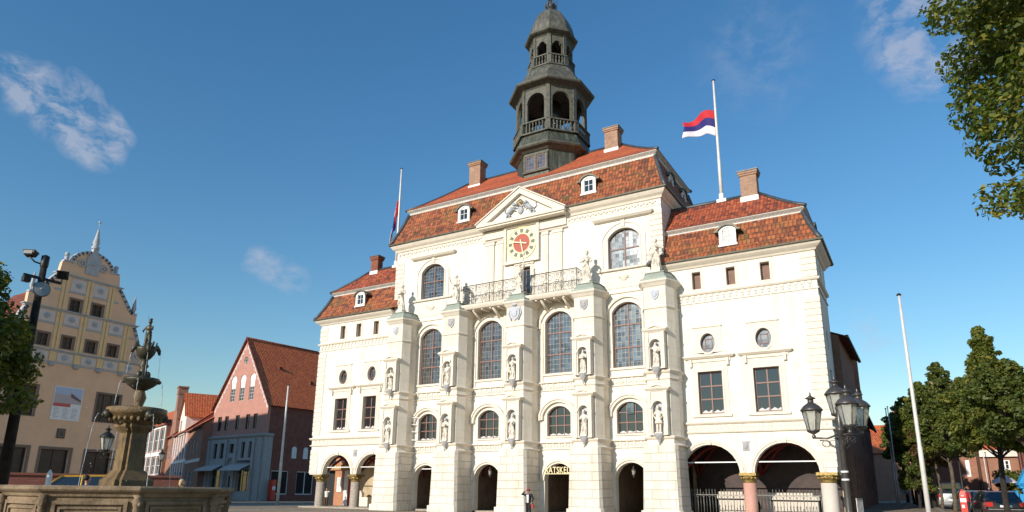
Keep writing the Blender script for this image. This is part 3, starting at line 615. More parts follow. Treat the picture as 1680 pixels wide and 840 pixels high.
# ---------------- piers
def shieldmesh(cx,cz,s,y,mb):
    mb.plate([(cx-s*.5,cz+s*.6),(cx-s*.5,cz-.05*s),(cx-s*.36,cz-.42*s),(cx,cz-.66*s),(cx+s*.36,cz-.42*s),(cx+s*.5,cz-.05*s),(cx+s*.5,cz+s*.6)],[],y-.07,y+.03)
    mb.ball((cx,y-.07,cz),(s*.3,.05,s*.38),8,6); mb.box(cx-s*.4,cx-s*.1,y-.09,y,cz+s*.25,cz+s*.45); mb.box(cx+s*.1,cx+s*.4,y-.09,y,cz+s*.25,cz+s*.45)
def planp(cx,h,d1,f,d2): return [(cx-h,0),(cx-h,-d1),(cx-f,-d2),(cx+f,-d2),(cx+h,-d1),(cx+h,0)]
for i,cx in enumerate(PX):
    up=planp(cx,1.12,.95,.78,1.7); 
    s=MB(); s.prism(up[::-1],5.1,15.9); pier=P('pier',s,'pier')
    s=MB(); s.prism(planp(cx,1.30,1.95,1.16,2.2)[::-1],0,4.6,planp(cx,1.18,1.85,1.04,2.1)[::-1]); s.prism(planp(cx,1.40,2.05,1.26,2.3)[::-1],0,.5); obj('base',s,'rust',pier)
    s=MB(); bp=planp(cx,1.16,1.1,.9,1.78); s.mould(bp,[(0,4.55),(.16,4.55),(.2,4.62),(.14,4.7),(.02,4.74),(.02,5.0),(.12,5.05),(.18,5.14),(.18,5.2),(0,5.26)]); s.mould(up,[(0,8.95),(.06,8.98),(.1,9.05),(.04,9.1),(.04,9.38),(.14,9.45),(.2,9.55),(.2,9.6),(0,9.68)])
    s.prism(bp[::-1],4.5,5.2)
    s.mould(up,[(0,13.95),(.07,13.97),(.09,14.05),(0,14.1)]); s.mould(up,[(0,15.55),(.06,15.6),(.16,15.75),(.28,15.88),(.28,15.98),(0,16.02)]); obj('cornice',s,'trim',pier)
    s=MB(); cp=planp(cx,1.3,1.1,.92,1.9); s.prism(cp[::-1],16.0,16.14); s.prism(planp(cx,1.18,1.0,.82,1.78)[::-1],16.14,16.62,planp(cx,.9,.85,.62,1.5)[::-1]); s.prism(planp(cx,.98,.9,.68,1.58)[::-1],16.6,16.66); obj('copper_cap',s,'verdi',pier)
    s=MB(); s.box(cx-.36,cx+.36,-1.45,-.75,16.64,16.86); obj('plinth',s,'trim',pier)
    s=MB(); 
    if i==2: shieldmesh(cx-.02,15.0,.85,-1.72,s); s.ball((cx,-1.8,15.75),(.3,.12,.16),10,6); s.tube([(cx-.45,-1.74,15.5),(cx-.55,-1.76,15.0),(cx-.3,-1.76,14.45)],.06,6); s.tube([(cx+.45,-1.74,15.5),(cx+.55,-1.76,15.0),(cx+.3,-1.76,14.45)],.06,6)
    else: shieldmesh(cx,14.95,.62 if i in (1,3) else .56,-1.7,s)
    obj('shield',s,'greystone' if i in (1,3) else 'niche',pier)
    for zb,zt,za in ((5.26,8.28,8.66),(9.68,12.3,12.7)):
        nz0=zb+.12; nz1=(7.15 if zb<6 else 11.35); s=MB()
        s.plate(rect(cx-.66,cx+.66,zb,zt-.1),[arch(cx-.36,cx+.36,nz0,nz1,.36)],-2.08,-1.68)
        arcband(s,cx-.36,cx+.36,nz1,.36,.0,.1,-2.13,-2.05); 
        for sg in (-1,1): s.box(cx+sg*.55-.1,cx+sg*.55+.1,-2.15,-2.05,zb,zt-.1); s.box(cx+sg*.55-.13,cx+sg*.55+.13,-2.18,-2.05,nz1-.12,nz1)
        s.mould([(cx-.7,-1.65),(cx-.7,-2.1),(cx+.7,-2.1),(cx+.7,-1.65)],[(-.1,zt-.12),(0,zt-.12),(.1,zt-.02),(.16,zt+.05),(.16,zt+.1),(-.1,zt+.1)]); s.box(cx-.7,cx+.7,-2.12,-1.65,zt-.12,zt+.1)
        s.plate([(cx-.92,zt+.1),(cx+.92,zt+.1),(cx,za)],[[(cx-.5,zt+.14),(cx+.5,zt+.14),(cx,za-.12)]],-2.26,-1.72); s.plate([(cx-.5,zt+.14),(cx+.5,zt+.14),(cx,za-.12)],[],-2.15,-1.72)
        s.plate([(cx-.35,8.8),(cx+.35,8.8),(cx+.2,8.86),(cx-.2,8.86)],[],-1.75,-1.68) if zb<6 else None
        obj('niche_frame',s,'trim',pier)
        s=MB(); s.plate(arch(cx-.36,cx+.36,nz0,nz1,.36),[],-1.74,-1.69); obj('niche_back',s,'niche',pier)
        s=MB(); s.lathe([(0,-.62),(.05,-.55),(.09,-.45),(.2,-.28),(.3,-.12),(.34,0),(.36,.05),(0,.05)],(cx,-2.0,zb+.07),18,sy=.75); s.ball((cx,-2.02,zb-.58),.06,8,6); obj('console',s,'greystone',pier)
# ---------------- roofs
def mansard(x0,x1,y0,y1,z0,i,iy,z1,name,mt):
    s=MB(); o=[(x0,y0,z0),(x1,y0,z0),(x1,y1,z0),(x0,y1,z0)]; k=5; rings=[]
    for t in range(k+1):
        f=t/k; g=f*(1-.10*(1-f)*4*.25)  # slight flare
        rings.append([(x0+i*f**.9,y0+iy*f**.9,z0+(z1-z0)*g),(x1-i*f**.9,y0+iy*f**.9,z0+(z1-z0)*g),(x1-i*f**.9,y1-iy*f**.9,z0+(z1-z0)*g),(x0+i*f**.9,y1-iy*f**.9,z0+(z1-z0)*g)])
    for t in range(k):
        a,b=rings[t],rings[t+1]
        for q in range(4): r=(q+1)%4; s.add([a[q],a[r],b[r],b[q]],[(0,1,2,3)])
    s.add(rings[-1],[(0,1,2,3)]); rf=P(name,s,mt)
    h=MB()
    for q in range(4): h.tube([r_[q] for r_ in rings],.17,6)
    obj('hip_flashing',h,'lead',rf); return rf
def hiproof(x0,x1,y0,y1,z0,rx0,rx1,ry,z1,mt,par=H,name='roof',open_ends=False):
    s=MB(); e=[(x0,y0),(x1,y0),(x1,y1),(x0,y1)]; A=(rx0,ry,z1);B=(rx1,ry,z1); k=4
    def L(p,q,t): 
        g=t**1.12; return (p[0]+(q[0]-p[0])*t,p[1]+(q[1]-p[1])*t,z0+(z1-z0)*g)
    tg=[A,B,B,A]; prev=None; hip=[[],[],[],[]]
    for t in range(k+1):
        r=[L(e[q],tg[q],t/k) for q in range(4)]
        for q in range(4): hip[q].append(r[q])
        if prev:
            for q in range(4):
                n_=(q+1)%4
                if (Vector(r[q])-Vector(r[n_])).length<1e-4: s.add([prev[q],prev[n_],r[n_]],[(0,1,2)])
                else: s.add([prev[q],prev[n_],r[n_],r[q]],[(0,1,2,3)])
        prev=r
    s.add([(x,y,z0) for x,y in e],[(3,2,1,0)]); rf=obj(name,s,mt,par)
    h=MB(); 
    for q in range(4): h.tube(hip[q],.13,6)
    h.tube([A,B],.15,6); obj('ridge_flashing',h,'lead',rf); return rf
def topcornice(x0,x1,y0,y1,z):
    s=MB(); s.mould([(x0,y1),(x0,y0),(x1,y0),(x1,y1)],[(-.3,z-.42),(.0,z-.42),(.06,z-.34),(.06,z-.18),(.2,z-.08),(.3,z),(.3,z+.06),(-.3,z+.06)],closed=True)
    x=x0
    while x<x1: s.box(x,x+.07,y0-.12,y0,z-.17,z-.09); x+=.26
    P('roof_cornice',s,'roofwood')
mansard(XM0-.55,XM1+.55,-.55,10.5,23.58,1.05,1.35,26.85,'roof','tilel'); topcornice(-39.05,-15.0,.85,9.1,27.2)
hiproof(-39.4,-14.65,.5,9.5,27.26,-35.2,-19.3,5,31.0,'tileu')
mansard(XL-.5,XM0+1,-.55,5.5,17.55,1.0,1.25,20.05,'roof','tilel'); topcornice(-48.15,XM0+.8,.8,4.2,20.35)
hiproof(-48.5,XM0+3.5,.45,4.6,20.4,-45.2,XM0+2,2.52,22.75,'tilew')
mansard(XM1-1,XR+.5,-.55,5.5,17.55,1.0,1.25,20.0,'roof','tilel'); topcornice(XM1-.8,-5.05,.8,4.2,20.3)
hiproof(XM1-3.5,-4.7,.45,4.6,20.36,XM1-2,-7.9,2.52,22.75,'tilew')
def dormer(cx,y,z,k=1,rz=0,blind=False):
    s=MB(); X=Matrix.Translation((cx,y,z))@Matrix.Rotation(rz,4,'Z'); s.xf=X
    s.plate(arch(-.55*k,.55*k,0,1.05*k,.3*k),[arch(-.34*k,.34*k,.16*k,.95*k,.26*k)],-.02,.12); s.box(-.62*k,.62*k,-.1,.1,-.1,.03); d=P('dormer',s,'trimwhite')
    s=MB(); s.xf=X; arcband(s,-.6*k,.6*k,1.02*k,.32*k,0,.13,-.16,1.5*k,foot=.06); s.box(-.85*k,-.58*k,-.14,1.3*k,.93*k,1.04*k); s.box(.58*k,.85*k,-.14,1.3*k,.93*k,1.04*k); obj('dormer_roof',s,'gutter',d)
    s=MB(); s.xf=X; s.box(-.55*k,-.45*k,.1,1.5*k,0,1.05*k); s.box(.45*k,.55*k,.1,1.5*k,0,1.05*k); obj('cheeks',s,'gutter',d)
    s=MB(); s.xf=X; s.plate(arch(-.34*k,.34*k,.16*k,.95*k,.26*k),[rect(-.31*k,-.02*k,.19*k,.63*k),rect(.02*k,.31*k,.19*k,.63*k),rect(-.31*k,-.02*k,.66*k,1.02*k),rect(.02*k,.31*k,.66*k,1.02*k)],.04,.09); s2=MB(); s2.xf=X; s2.plate(arch(-.34*k,.34*k,.16*k,.95*k,.26*k),[],.07,.085)
    w=obj('dormer_window',s,'trimwhite',d); obj('pane',s2,'blind' if blind else 'glass',d)
dormer(-32.2,-.12,24.55,1.12); dormer(-20.2,-.12,24.5,1.12); dormer(-9.78,-.2,18.25,1.05,blind=True); dormer(-43.75,-.2,18.35,1.05)
dormer(XM1-.1,3.2,24.6,1.2,PI/2); dormer(XM1-.1,6.6,24.6,1.2,PI/2); dormer(XR-.1,2.5,18.3,1.0,PI/2)
def chimney(x0,x1,y0,y1,z0,z1,mt='chim',name='chimney',par=H):
    s=MB(); s.box(x0,x1,y0,y1,z0,z1); c=obj(name,s,mt,par)
    s=MB(); s.box(x0-.07,x1+.07,y0-.07,y1+.07,z1-.32,z1-.18); s.box(x0-.12,x1+.12,y0-.12,y1+.12,z1-.18,z1); obj('chimney_cap',s,mt,c); obj('cap_slab',MB().box(x0-.16,x1+.16,y0-.16,y1+.16,z1,z1+.09),'lead',c)
    s=MB(); s.box(x0-.06,x1+.06,y0-.07,y1+.07,z0,z0+.52); obj('flashing',s,'trimwhite',c); return c
chimney(-34.55,-33.3,3.9,4.9,29.6,32.5); chimney(-20.4,-19.2,3.9,4.9,29.7,32.2); chimney(-9.1,-7.95,2.1,2.9,22.0,24.5); chimney(-44.95,-44.05,2.2,2.9,22.1,24.1,'chimr')
# ---------------- tower
TX,TY=-26.15,5.0
def octp(r,rot=22.5): return [(TX+r*math.sin(R(rot+45*i)),TY-r*math.cos(R(rot+45*i))) for i in range(8)]
def octring(mb,r,prof): mb.mould(octp(r),prof,closed=True)
s=MB(); s.prism(octp(3.15),25,31.1); TW=P('tower',s,'copper')
s=MB(); octring(s,3.15,[(0,30.7),(.1,30.75),(.3,30.9),(.62,31.02),(.72,31.14),(.72,31.28),(0,31.4)]); obj('tower_cornice',s,'towerstone',TW)
s=MB(); s.prism(octp(3.85),31.26,32.45,octp(3.35)); obj('skirt_roof',s,'copper',TW)
# drum window on the front-left... the face looking to the square
def face(i): # frame of octagon face i (0 = front, facing -y): local x along, y inward
    return Matrix.Translation((TX,TY,0))@Matrix.Rotation(R(45*i),4,'Z')
ap=math.cos(R(22.5)); F0=3.15*ap
for sgn in (-1,1):
    w=window(TW,sgn*.56-.45,sgn*.56+.45,29.0,30.35,y=-.1,cols=1,rows=(),bars=(3,4),fm='win',gm='glassb',fw=.07); w.parent=TW; w.matrix_local=face(0)@Matrix.Translation((0,-F0,0))
s=MB(); s.xf=face(0)@Matrix.Translation((0,-F0,0)); s.plate(rect(-1.2,1.2,28.85,30.52),[rect(-1.03,-.09,28.98,30.37),rect(.09,1.03,28.98,30.37)],-.16,.05); s.box(-1.28,1.28,-.2,.05,28.75,28.87); obj('window_surround',s,'towerstone',TW)
def balus(r,z0,z1,n,nm='balustrade'):
    s=MB(); a=r*ap; hw=r*math.sin(R(22.5))
    for i in range(8):
        s.xf=face(i)@Matrix.Translation((0,-a,0)); s.box(-hw,hw,-.1,.12,z0,z0+.14); s.box(-hw,hw,-.12,.14,z1-.12,z1)
        for k in range(n):
            x=-hw*.72+1.44*hw*(k+.5)/n; h=z1-z0-.26; s.lathe([(.055,0),(.055,.06*h),(.1,.18*h),(.09,.4*h),(.035,.62*h),(.075,.82*h),(.06,h)],(x,0,z0+.14),8)
        s.xf=face(i)@Matrix.Rotation(R(22.5),4,'Z')@Matrix.Translation((0,-r,0)); s.box(-.22,.22,-.05,.3,z0,z1+.03)
    return obj(nm,s,'towerstone',TW)
balus(3.5,32.42,33.62,6)
s=MB(); s.prism(octp(3.3),32.3,32.44); obj('belfry_floor',s,'lead',TW)
def arcadeoct(r,z0,z1,zs,rise,half,trefoil,nm):
    s=MB(); a=r*ap; hw=r*math.sin(R(22.5))
    for i in range(8):
        s.xf=face(i)@Matrix.Translation((0,-a,0)); o=arch(-half,half,z0,zs,rise)
        if trefoil:
            o=[(-half,z0),(half,z0),(half,zs)]+[(half*.78+.22*half*math.cos(t),zs+.3*half*math.sin(t)) for t in (0,.8,1.5)]+[(half*.62,zs+.35*half)]+[(half*.62*math.cos(t),zs+half*.4+half*.55*math.sin(t)) for t in [PI*k/8 for k in range(9)]]+[(-half*.62,zs+.35*half)]+[(-half*.78-.22*half*math.cos(t),zs+.3*half*math.sin(t)) for t in (1.5,.8,0)]+[(-half,zs)]
            cl=[]
            for p in o:
                if not cl or (abs(p[0]-cl[-1][0])+abs(p[1]-cl[-1][1]))>.01: cl.append(p)
            o=cl
        s.plate(rect(-hw,hw,z0-.0,z1),[[(x,max(z,z0+.02)) for x,z in o]],0,.3)
        s.box(-half-.14,-half,-.05,.0,zs-.12,zs); s.box(half,half+.14,-.05,0,zs-.12,zs)
        s.xf=face(i)@Matrix.Rotation(R(22.5),4,'Z')@Matrix.Translation((0,-r,0)); s.box(-.16,.16,-.04,.3,z0,z1)
    return obj(nm,s,'towerstone',TW)
arcadeoct(3.28,32.44,37.15,35.75,.8,.86,False,'belfry_arcade')
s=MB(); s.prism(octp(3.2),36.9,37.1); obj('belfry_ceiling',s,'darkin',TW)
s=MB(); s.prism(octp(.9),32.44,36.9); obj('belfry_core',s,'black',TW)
b_=MB()
for i in range(14):
    t=2*PI*i/14; rr=1.9 if i%2 else 1.6; zz=34.0+.25*(i%3); b_.lathe([(.02,.22),(.07,.2),(.09,.08),(.14,0),(.12,0)],(TX+rr*math.cos(t),TY+rr*math.sin(t),zz),10)
b_.xf=None
obj('carillon_bells',b_,'chrome',TW)
s=MB(); octring(s,3.28,[(-.2,37.0),(.02,37.0),(.1,37.1),(.4,37.22),(.66,37.32),(.74,37.42),(.74,37.56),(-.2,37.7)]); obj('eaves_cornice',s,'towerstone',TW)
def bell(profile,nm,mt):
    s=MB(); k=len(profile)
    for q in range(k-1):
        a=octp(profile[q][0]);b=octp(profile[q+1][0])
        for i in range(8):
            j=(i+1)%8; s.add([(*a[i],profile[q][1]),(*a[j],profile[q][1]),(*b[j],profile[q+1][1]),(*b[i],profile[q+1][1])],[(0,1,2,3)])
    s.add([(*p,profile[-1][1]) for p in octp(profile[-1][0])],[tuple(range(8))]); return obj(nm,s,mt,TW)
bell([(4.02,37.54),(3.6,37.85),(3.3,38.3),(3.05,38.8),(2.75,39.3),(2.4,39.72),(2.2,39.95)],'bell_roof','coppertop')
balus(2.2,39.95,41.05,4)
arcadeoct(2.02,39.95,43.35,42.2,.45,.5,True,'lantern_arcade')
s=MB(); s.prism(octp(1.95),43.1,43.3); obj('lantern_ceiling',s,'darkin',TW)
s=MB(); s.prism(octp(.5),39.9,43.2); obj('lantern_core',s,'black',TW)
s=MB(); octring(s,2.02,[(-.2,43.2),(.02,43.2),(.1,43.3),(.38,43.42),(.5,43.5),(.54,43.64),(.3,43.7),(.3,43.95),(.24,44.0),(-.2,44.1)]); obj('lantern_cornice',s,'towerstone',TW)
bell([(2.3,43.98),(2.22,44.4),(2.08,45.0),(1.85,45.6),(1.5,46.25),(1.05,46.8),(.6,47.15),(.35,47.3)],'dome','coppertop')
s=MB(); s.lathe([(.34,47.25),(.3,47.45),(.42,47.5),(.5,47.75),(.46,48.0),(.2,48.2),(.12,48.5),(.1,49.6)],(TX,TY,0),14)
for i in range(8):
    t=2*PI*i/8; s.tube([(TX+.42*math.cos(t),TY+.42*math.sin(t),47.6),(TX+.62*math.cos(t),TY+.62*math.sin(t),47.8),(TX+.55*math.cos(t),TY+.55*math.sin(t),48.15),(TX+.7*math.cos(t),TY+.7*math.sin(t),48.25)],[.06,.05,.05,.03],6)
s.ball((TX,TY,48.75),.3,12,8); obj('finial',s,'lead',TW)
# ---------------- arcade interiors
s=MB(); s.box(XL,XM0,.5,4.5,4.95,5.1); s.box(XM1,XR,.5,4.5,4.95,5.1); s.box(XM0,XM1,.55,6.5,4.6,4.75); P('arcade_ceiling',s,'vault')
s=MB(); s.box(XL,XR,-.0,6.5,.0,.14); s.box(XL-.6,-39.4,-.5,0,0,.12); s.box(-13.2,XR+.5,-.5,0,0,.12); P('arcade_floor',s,'colgrey')
s=MB()
for xs in ((-47.5,-43.25,-39.6),(-14.0,-9.62,-5.0)):
    for x in xs:
        s.tube([(x+.0,.5+3.9*t,2.9+1.75*math.sin(PI*t)) for t in [k/10 for k in range(11)]],.13,6)
    for a,b in zip(xs[:-1],xs[1:]):
        for p,q in (((a,.5),(b,4.4)),((b,.5),(a,4.4))): s.tube([(p[0]+(q[0]-p[0])*t,p[1]+(q[1]-p[1])*t,2.9+1.95*math.sin(PI*t)) for t in [k/12 for k in range(13)]],.11,6)
P('vault_ribs',s,'ribred')
s=MB()
for bx in BX: s.box(bx-1.7,bx-1.45,.55,6.5,0,4.6); s.box(bx+1.45,bx+1.7,.55,6.5,0,4.6)
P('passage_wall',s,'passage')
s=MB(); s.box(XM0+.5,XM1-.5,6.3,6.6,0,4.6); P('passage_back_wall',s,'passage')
s=MB()
for bx,wd,h in ((BX[0],.0,0),(BX[1],1.1,3.6),(BX[2],.9,2.9),(BX[3],1.25,2.9)):
    if wd: s.plate(arch(bx-wd,bx+wd,.14,h-.5,.5),[],6.2,6.32)
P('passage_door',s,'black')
for bx in (BX[0],BX[1]): 
    s=MB(); s.tube([(bx+1.4*math.cos(PI*t),1.6,2.7+1.6*math.sin(PI*t)) for t in [k/10 for k in range(11)]],.14,6); P('vault_ribs',s,'ribred')
# left arcade: brick shop wall with door, gold and white lettering
s=MB(); s.box(-49.1,-47.75,3.6,4.3,.0,4.9); P('brick_pier',s,'orangeb')
s=MB(); s.box(-50.8,-49.1,4.2,4.45,.0,4.9); P('dark_doorway',s,'black')
s=MB(); s.box(-47.75,-47.3,3.5,3.75,.0,3.4); P('white_door_frame',s,'white')
s=MB(); s.box(-47.0,-46.6,3.3,3.5,.0,3.0); P('red_door_leaf',s,'rcloth')
s=MB(); s.box(-48.7,-48.1,3.52,3.6,1.4,2.75); nb=P('notice_board',s,'white'); obj('notice',MB().box(-48.58,-48.22,3.50,3.53,1.55,2.6),'blind',nb)
s=MB(); s.box(-50.6,-47.2,3.45,3.52,3.42,3.95); fb=P('fascia_board',s,plain('ochre_wood_fascia',(.42,.20,.08),.7,.15,3))
textobj('gold_lettering','VERKEHRSVEREIN',.42,.02,'goldpaint',fb,(-50.5,3.43,3.53),width=3.2)
textobj('white_lettering','Tourist',.42,.02,'white',fb,(-48.75,3.5,4.15),width=1.35)
# right arcade: dark painted wall and stone stair block
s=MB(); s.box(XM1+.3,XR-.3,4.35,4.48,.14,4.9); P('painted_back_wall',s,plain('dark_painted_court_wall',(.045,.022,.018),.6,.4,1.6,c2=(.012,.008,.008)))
s=MB(); s.box(XL+.5,XM0,4.3,4.49,.14,4.9); P('plaster_back_wall',s,'beige')
s=MB()
for a,b_,z in ((-12.2,-10.3,1.75),(-9.0,-6.0,1.7)):
    s.box(a,b_,2.6,3.2,.14,z-.55); s.box(a-.1,b_+.1,2.5,3.3,z-.45,z-.2); s.box(a,b_-.3,2.65,3.2,z-.2,z)
P('stone_bench_wall',s,'colpale'); s=MB(); s.box(-45.9,-44.2,3.0,3.5,.14,.95); s.plate(arch(-45.8,-45.0,.95,1.2,.35),[],3.05,3.4); P('sun_patch_block',s,'pier')  # left block with arched top: sun patch through the arch, built in stone
# ------------------------------------------------------------------ figures
def remesh(name,mb,vox,mat,parent=None,smooth=2,recalc=False):
    me=bpy.data.meshes.new(name); me.from_pydata(mb.v,[],mb.f)
    bm=bmesh.new(); bm.from_mesh(me); bmesh.ops.recalc_face_normals(bm,faces=bm.faces); bm.to_mesh(me); bm.free()
    t=bpy.data.objects.new('t',me); COL.objects.link(t); m=t.modifiers.new('r','REMESH'); m.mode='VOXEL'; m.voxel_size=vox; m.use_smooth_shade=True
    if smooth: s=t.modifiers.new('s','SMOOTH'); s.factor=.5; s.iterations=smooth
    dg=bpy.context.evaluated_depsgraph_get(); n=bpy.data.meshes.new_from_object(t.evaluated_get(dg)); bpy.data.objects.remove(t); n.name=name; n.materials.clear(); n.materials.append(M[mat])
    o=bpy.data.objects.new(name,n); link(o,parent); return o
def robe(mb,levels,folds=9,amp=.1,sy=.72,seg=36,ph=0,cx=0,cy=0):
    v=[];f=[]
    for z,r,dx in levels:
        for k in range(seg):
            t=2*PI*k/seg; a=amp*max(0,1-z/1.35); q=r*(1+a*math.cos(folds*t+ph)+a*.5*math.cos((folds-4)*t+ph*2+z*2)); v.append((cx+dx+q*math.cos(t),cy+q*sy*math.sin(t),z))
    n=len(levels)
    for i in range(n-1):
        for k in range(seg): f.append((i*seg+k,i*seg+(k+1)%seg,(i+1)*seg+(k+1)%seg,(i+1)*seg+k))
    f.append(tuple(range(seg))[::-1]); f.append(tuple(range((n-1)*seg,n*seg))); mb.add(v,f,True)
def head(mb,c,k=1,hair=0):
    x,y,z=c; mb.ball((x,y,z),(.078*k,.095*k,.115*k),14,10); mb.ball((x,y-.085*k,z-.01),(.014*k,.025*k,.028*k),6,5); mb.ball((x,y-.06*k,z-.075*k),(.04*k,.04*k,.035*k),8,6)
    for s in (-1,1): mb.ball((x+s*.08*k,y,z-.005),(.014*k,.025*k,.035*k),6,5)
    mb.tube([(x,y+.01,z-.07*k),(x,y+.015,z-.2*k)],.052*k,8)
def handm(mb,c,d=(0,0,-1),k=1,side=1):
    """palm, four unequal bent fingers and a thumb leaving its side"""
    c=Vector(c); d=Vector(d).normalized(); w=d.orthogonal().normalized(); n=d.cross(w)
    mb.tube([c-d*.02,c+d*.045*k,c+d*.08*k],[.024*k,.034*k,.03*k],8)
    for i,ln in enumerate((.062,.075,.07,.055)):
        b=c+d*.075*k+w*(i-1.5)*.019*k; mb.tube([b,b+d*ln*.5*k,b+(d*.85+n*.45).normalized()*ln*k],[.0095*k,.009*k,.0075*k],6)
    b=c+d*.03*k-w*.03*k*side; mb.tube([b,b+(d*.5-w*side*.7).normalized()*.035*k,b+(d*.85-w*side*.35).normalized()*.065*k],[.012*k,.011*k,.009*k],6)
STAT={ # kind: arms (left, right) joints, attribute
 'robe_book':dict(L=[(-.2,0,1.42),(-.3,-.1,1.15),(-.12,-.24,1.12)],R_=[(.2,0,1.42),(.3,-.05,1.14),(.14,-.26,1.2)],extra='book'),
 'raise_r':dict(L=[(-.2,0,1.42),(-.32,-.02,1.12),(-.26,-.18,.92)],R_=[(.2,0,1.42),(.42,-.1,1.55),(.38,-.18,1.82)],extra='staff_r'),
 'sword':dict(L=[(-.2,0,1.42),(-.34,-.04,1.15),(-.2,-.22,1.05)],R_=[(.2,0,1.42),(.36,-.05,1.16),(.34,-.25,1.02)],extra='sword'),
 'knight':dict(L=[(-.2,0,1.42),(-.36,0,1.2),(-.22,-.12,1.0)],R_=[(.2,0,1.42),(.36,0,1.2),(.24,-.14,1.02)],extra='crown',knight=1),
 'shield':dict(L=[(-.2,0,1.42),(-.36,-.06,1.16),(-.3,-.2,1.0)],R_=[(.2,0,1.42),(.34,-.1,1.2),(.1,-.25,1.3)],extra='shield'),
 'crown':dict(L=[(-.2,0,1.42),(-.34,-.04,1.16),(-.16,-.2,1.18)],R_=[(.2,0,1.42),(.34,-.08,1.2),(.3,-.24,1.08)],extra='crown'),
 'wing':dict(L=[(-.2,0,1.42),(-.42,-.06,1.3),(-.42,-.2,1.55)],R_=[(.2,0,1.42),(.32,-.05,1.12),(.16,-.24,1.06)],extra='spear'),
}
def statue(kind,loc,label,k=1.0,group=None,seed=0,turn=0,mat='statue',vox=.028):
    S=STAT[kind]; mb=MB(); rd=random.Random(seed); lean=rd.uniform(-.04,.04)
    if S.get('knight'):
        for s in (-1,1): mb.tube([(s*.1,0,.0),(s*.1,0,.45),(s*.1,0,.85)],[.06,.075,.1],10); mb.ball((s*.1,-.06,.04),(.055,.13,.05),8,6)
        robe(mb,[(.62,.27,0),(.8,.25,0),(1.0,.19,0),(1.2,.2,0),(1.4,.22,0),(1.5,.12,0)],11,.14,.75,ph=seed)
        robe(mb,[(.1,.16,.02),(.8,.18,.02),(1.45,.18,0)],5,.1,.3,ph=seed,cy=.14)
    else:
        robe(mb,[(0,.26,lean),(.12,.25,lean),(.45,.235,-lean),(.85,.22,-lean*2),(1.05,.18,-lean),(1.25,.2,0),(1.42,.21,0),(1.5,.13,0),(1.54,.06,0)],8+seed%4,.16,.74,ph=seed)
        mb.tube([(-.2,-.14,1.4),(0,-.2,1.05),(.2,-.16,.75),(.22,0,.4)],[.06,.06,.07,.05],8); mb.tube([(.18,.05,1.45),(.05,-.18,1.1),(-.15,-.19,.8)],[.05,.05,.04],8); mb.ball((-.08-lean,-.17,.5),(.1,.1,.2),8,6)
    for A in ('L','R_'):
        p=S[A]; mb.tube(p,[.075,.06,.045],8); mb.ball(p[-1],(.045,.05,.05),8,6)
        d=(Vector(p[-1])-Vector(p[-2])).normalized(); handm(mb,Vector(p[-1])+d*.02,d,1.25)
    head(mb,(.0+lean,-.03,1.68),1.12); mb.ball((lean,.03,1.71),(.11,.11,.12),10,8)
    e=S['extra']
    if e=='book': mb.box(-.14,.16,-.34,-.27,1.08,1.32)
    if e=='staff_r': mb.tube([(.38,-.2,.0),(.38,-.2,2.0)],.022,6); mb.ball((.38,-.2,2.02),.06,8,6)
    if e=='spear': mb.tube([(-.42,-.22,.0),(-.42,-.22,2.1)],.02,6)
    if e=='sword': mb.tube([(.34,-.27,1.1),(.34,-.3,.1)],[.03,.02],6); mb.box(.22,.46,-.29,-.25,.98,1.02)
    if e=='shield': mb.ball((-.28,-.24,.75),(.19,.06,.28),10,8)
    if e in ('crown','sword'):
        for i in range(7):
            t=2*PI*i/7; mb.tube([(lean+.09*math.cos(t),-.02+.09*math.sin(t),1.78),(lean+.11*math.cos(t),-.02+.11*math.sin(t),1.9)],[.03,.015],5)
    mb.box(-.26,.26,-.2,.22,-.05,.04)
    mb.v=[(x*k,y*k,(z+.05)*k) for x,y,z in mb.v]
    o=remesh('statue',mb,vox*k,mat,None,1); o.location=loc; o.rotation_euler=(0,0,turn); tag(o,label,'statue',group); return o
kinds_lo=['sword','robe_book','crown','crown','knight']; kinds_up=['robe_book','raise_r','shield','robe_book','wing']
lo_lab=['stone knight holding a lowered sword in the lower niche of the leftmost pier','robed stone figure with a book in the lower niche of the second pier','crowned stone figure in the lower niche of the middle pier','crowned robed stone figure in the lower niche right of the gilded restaurant letters','stone knight in short tunic in the lower niche of the rightmost pier']
up_lab=['draped stone figure with book in the upper niche of the leftmost pier','stone figure raising one arm in the upper niche of the second pier','robed stone figure in the upper niche of the middle pier below the crest','robed stone figure in the upper niche of the fourth pier','stone figure with spear in the upper niche of the rightmost pier']
for i,cx in enumerate(PX):
    statue(kinds_lo[i],(cx,-1.97,5.37),lo_lab[i],.97,'statues in the pier niches',i); statue(kinds_up[i],(cx,-1.97,9.79),up_lab[i],.93,'statues in the pier niches',i+7)
tl=['white stone statue on the copper cap of the leftmost pier','pale statue with raised arm on the pier at the left end of the balcony','pale statue in front of the balcony door below the clock','stone statue with staff at the right end of the balcony','stone figure with drapery on the green cap of the rightmost pier']
for i,cx in enumerate(PX):
    statue(['robe_book','wing','raise_r','crown','shield'][i],(cx,-1.12,16.86),tl[i],1.3,'statues on top of the piers',i+20,turn=R([0,-10,0,12,5][i]))
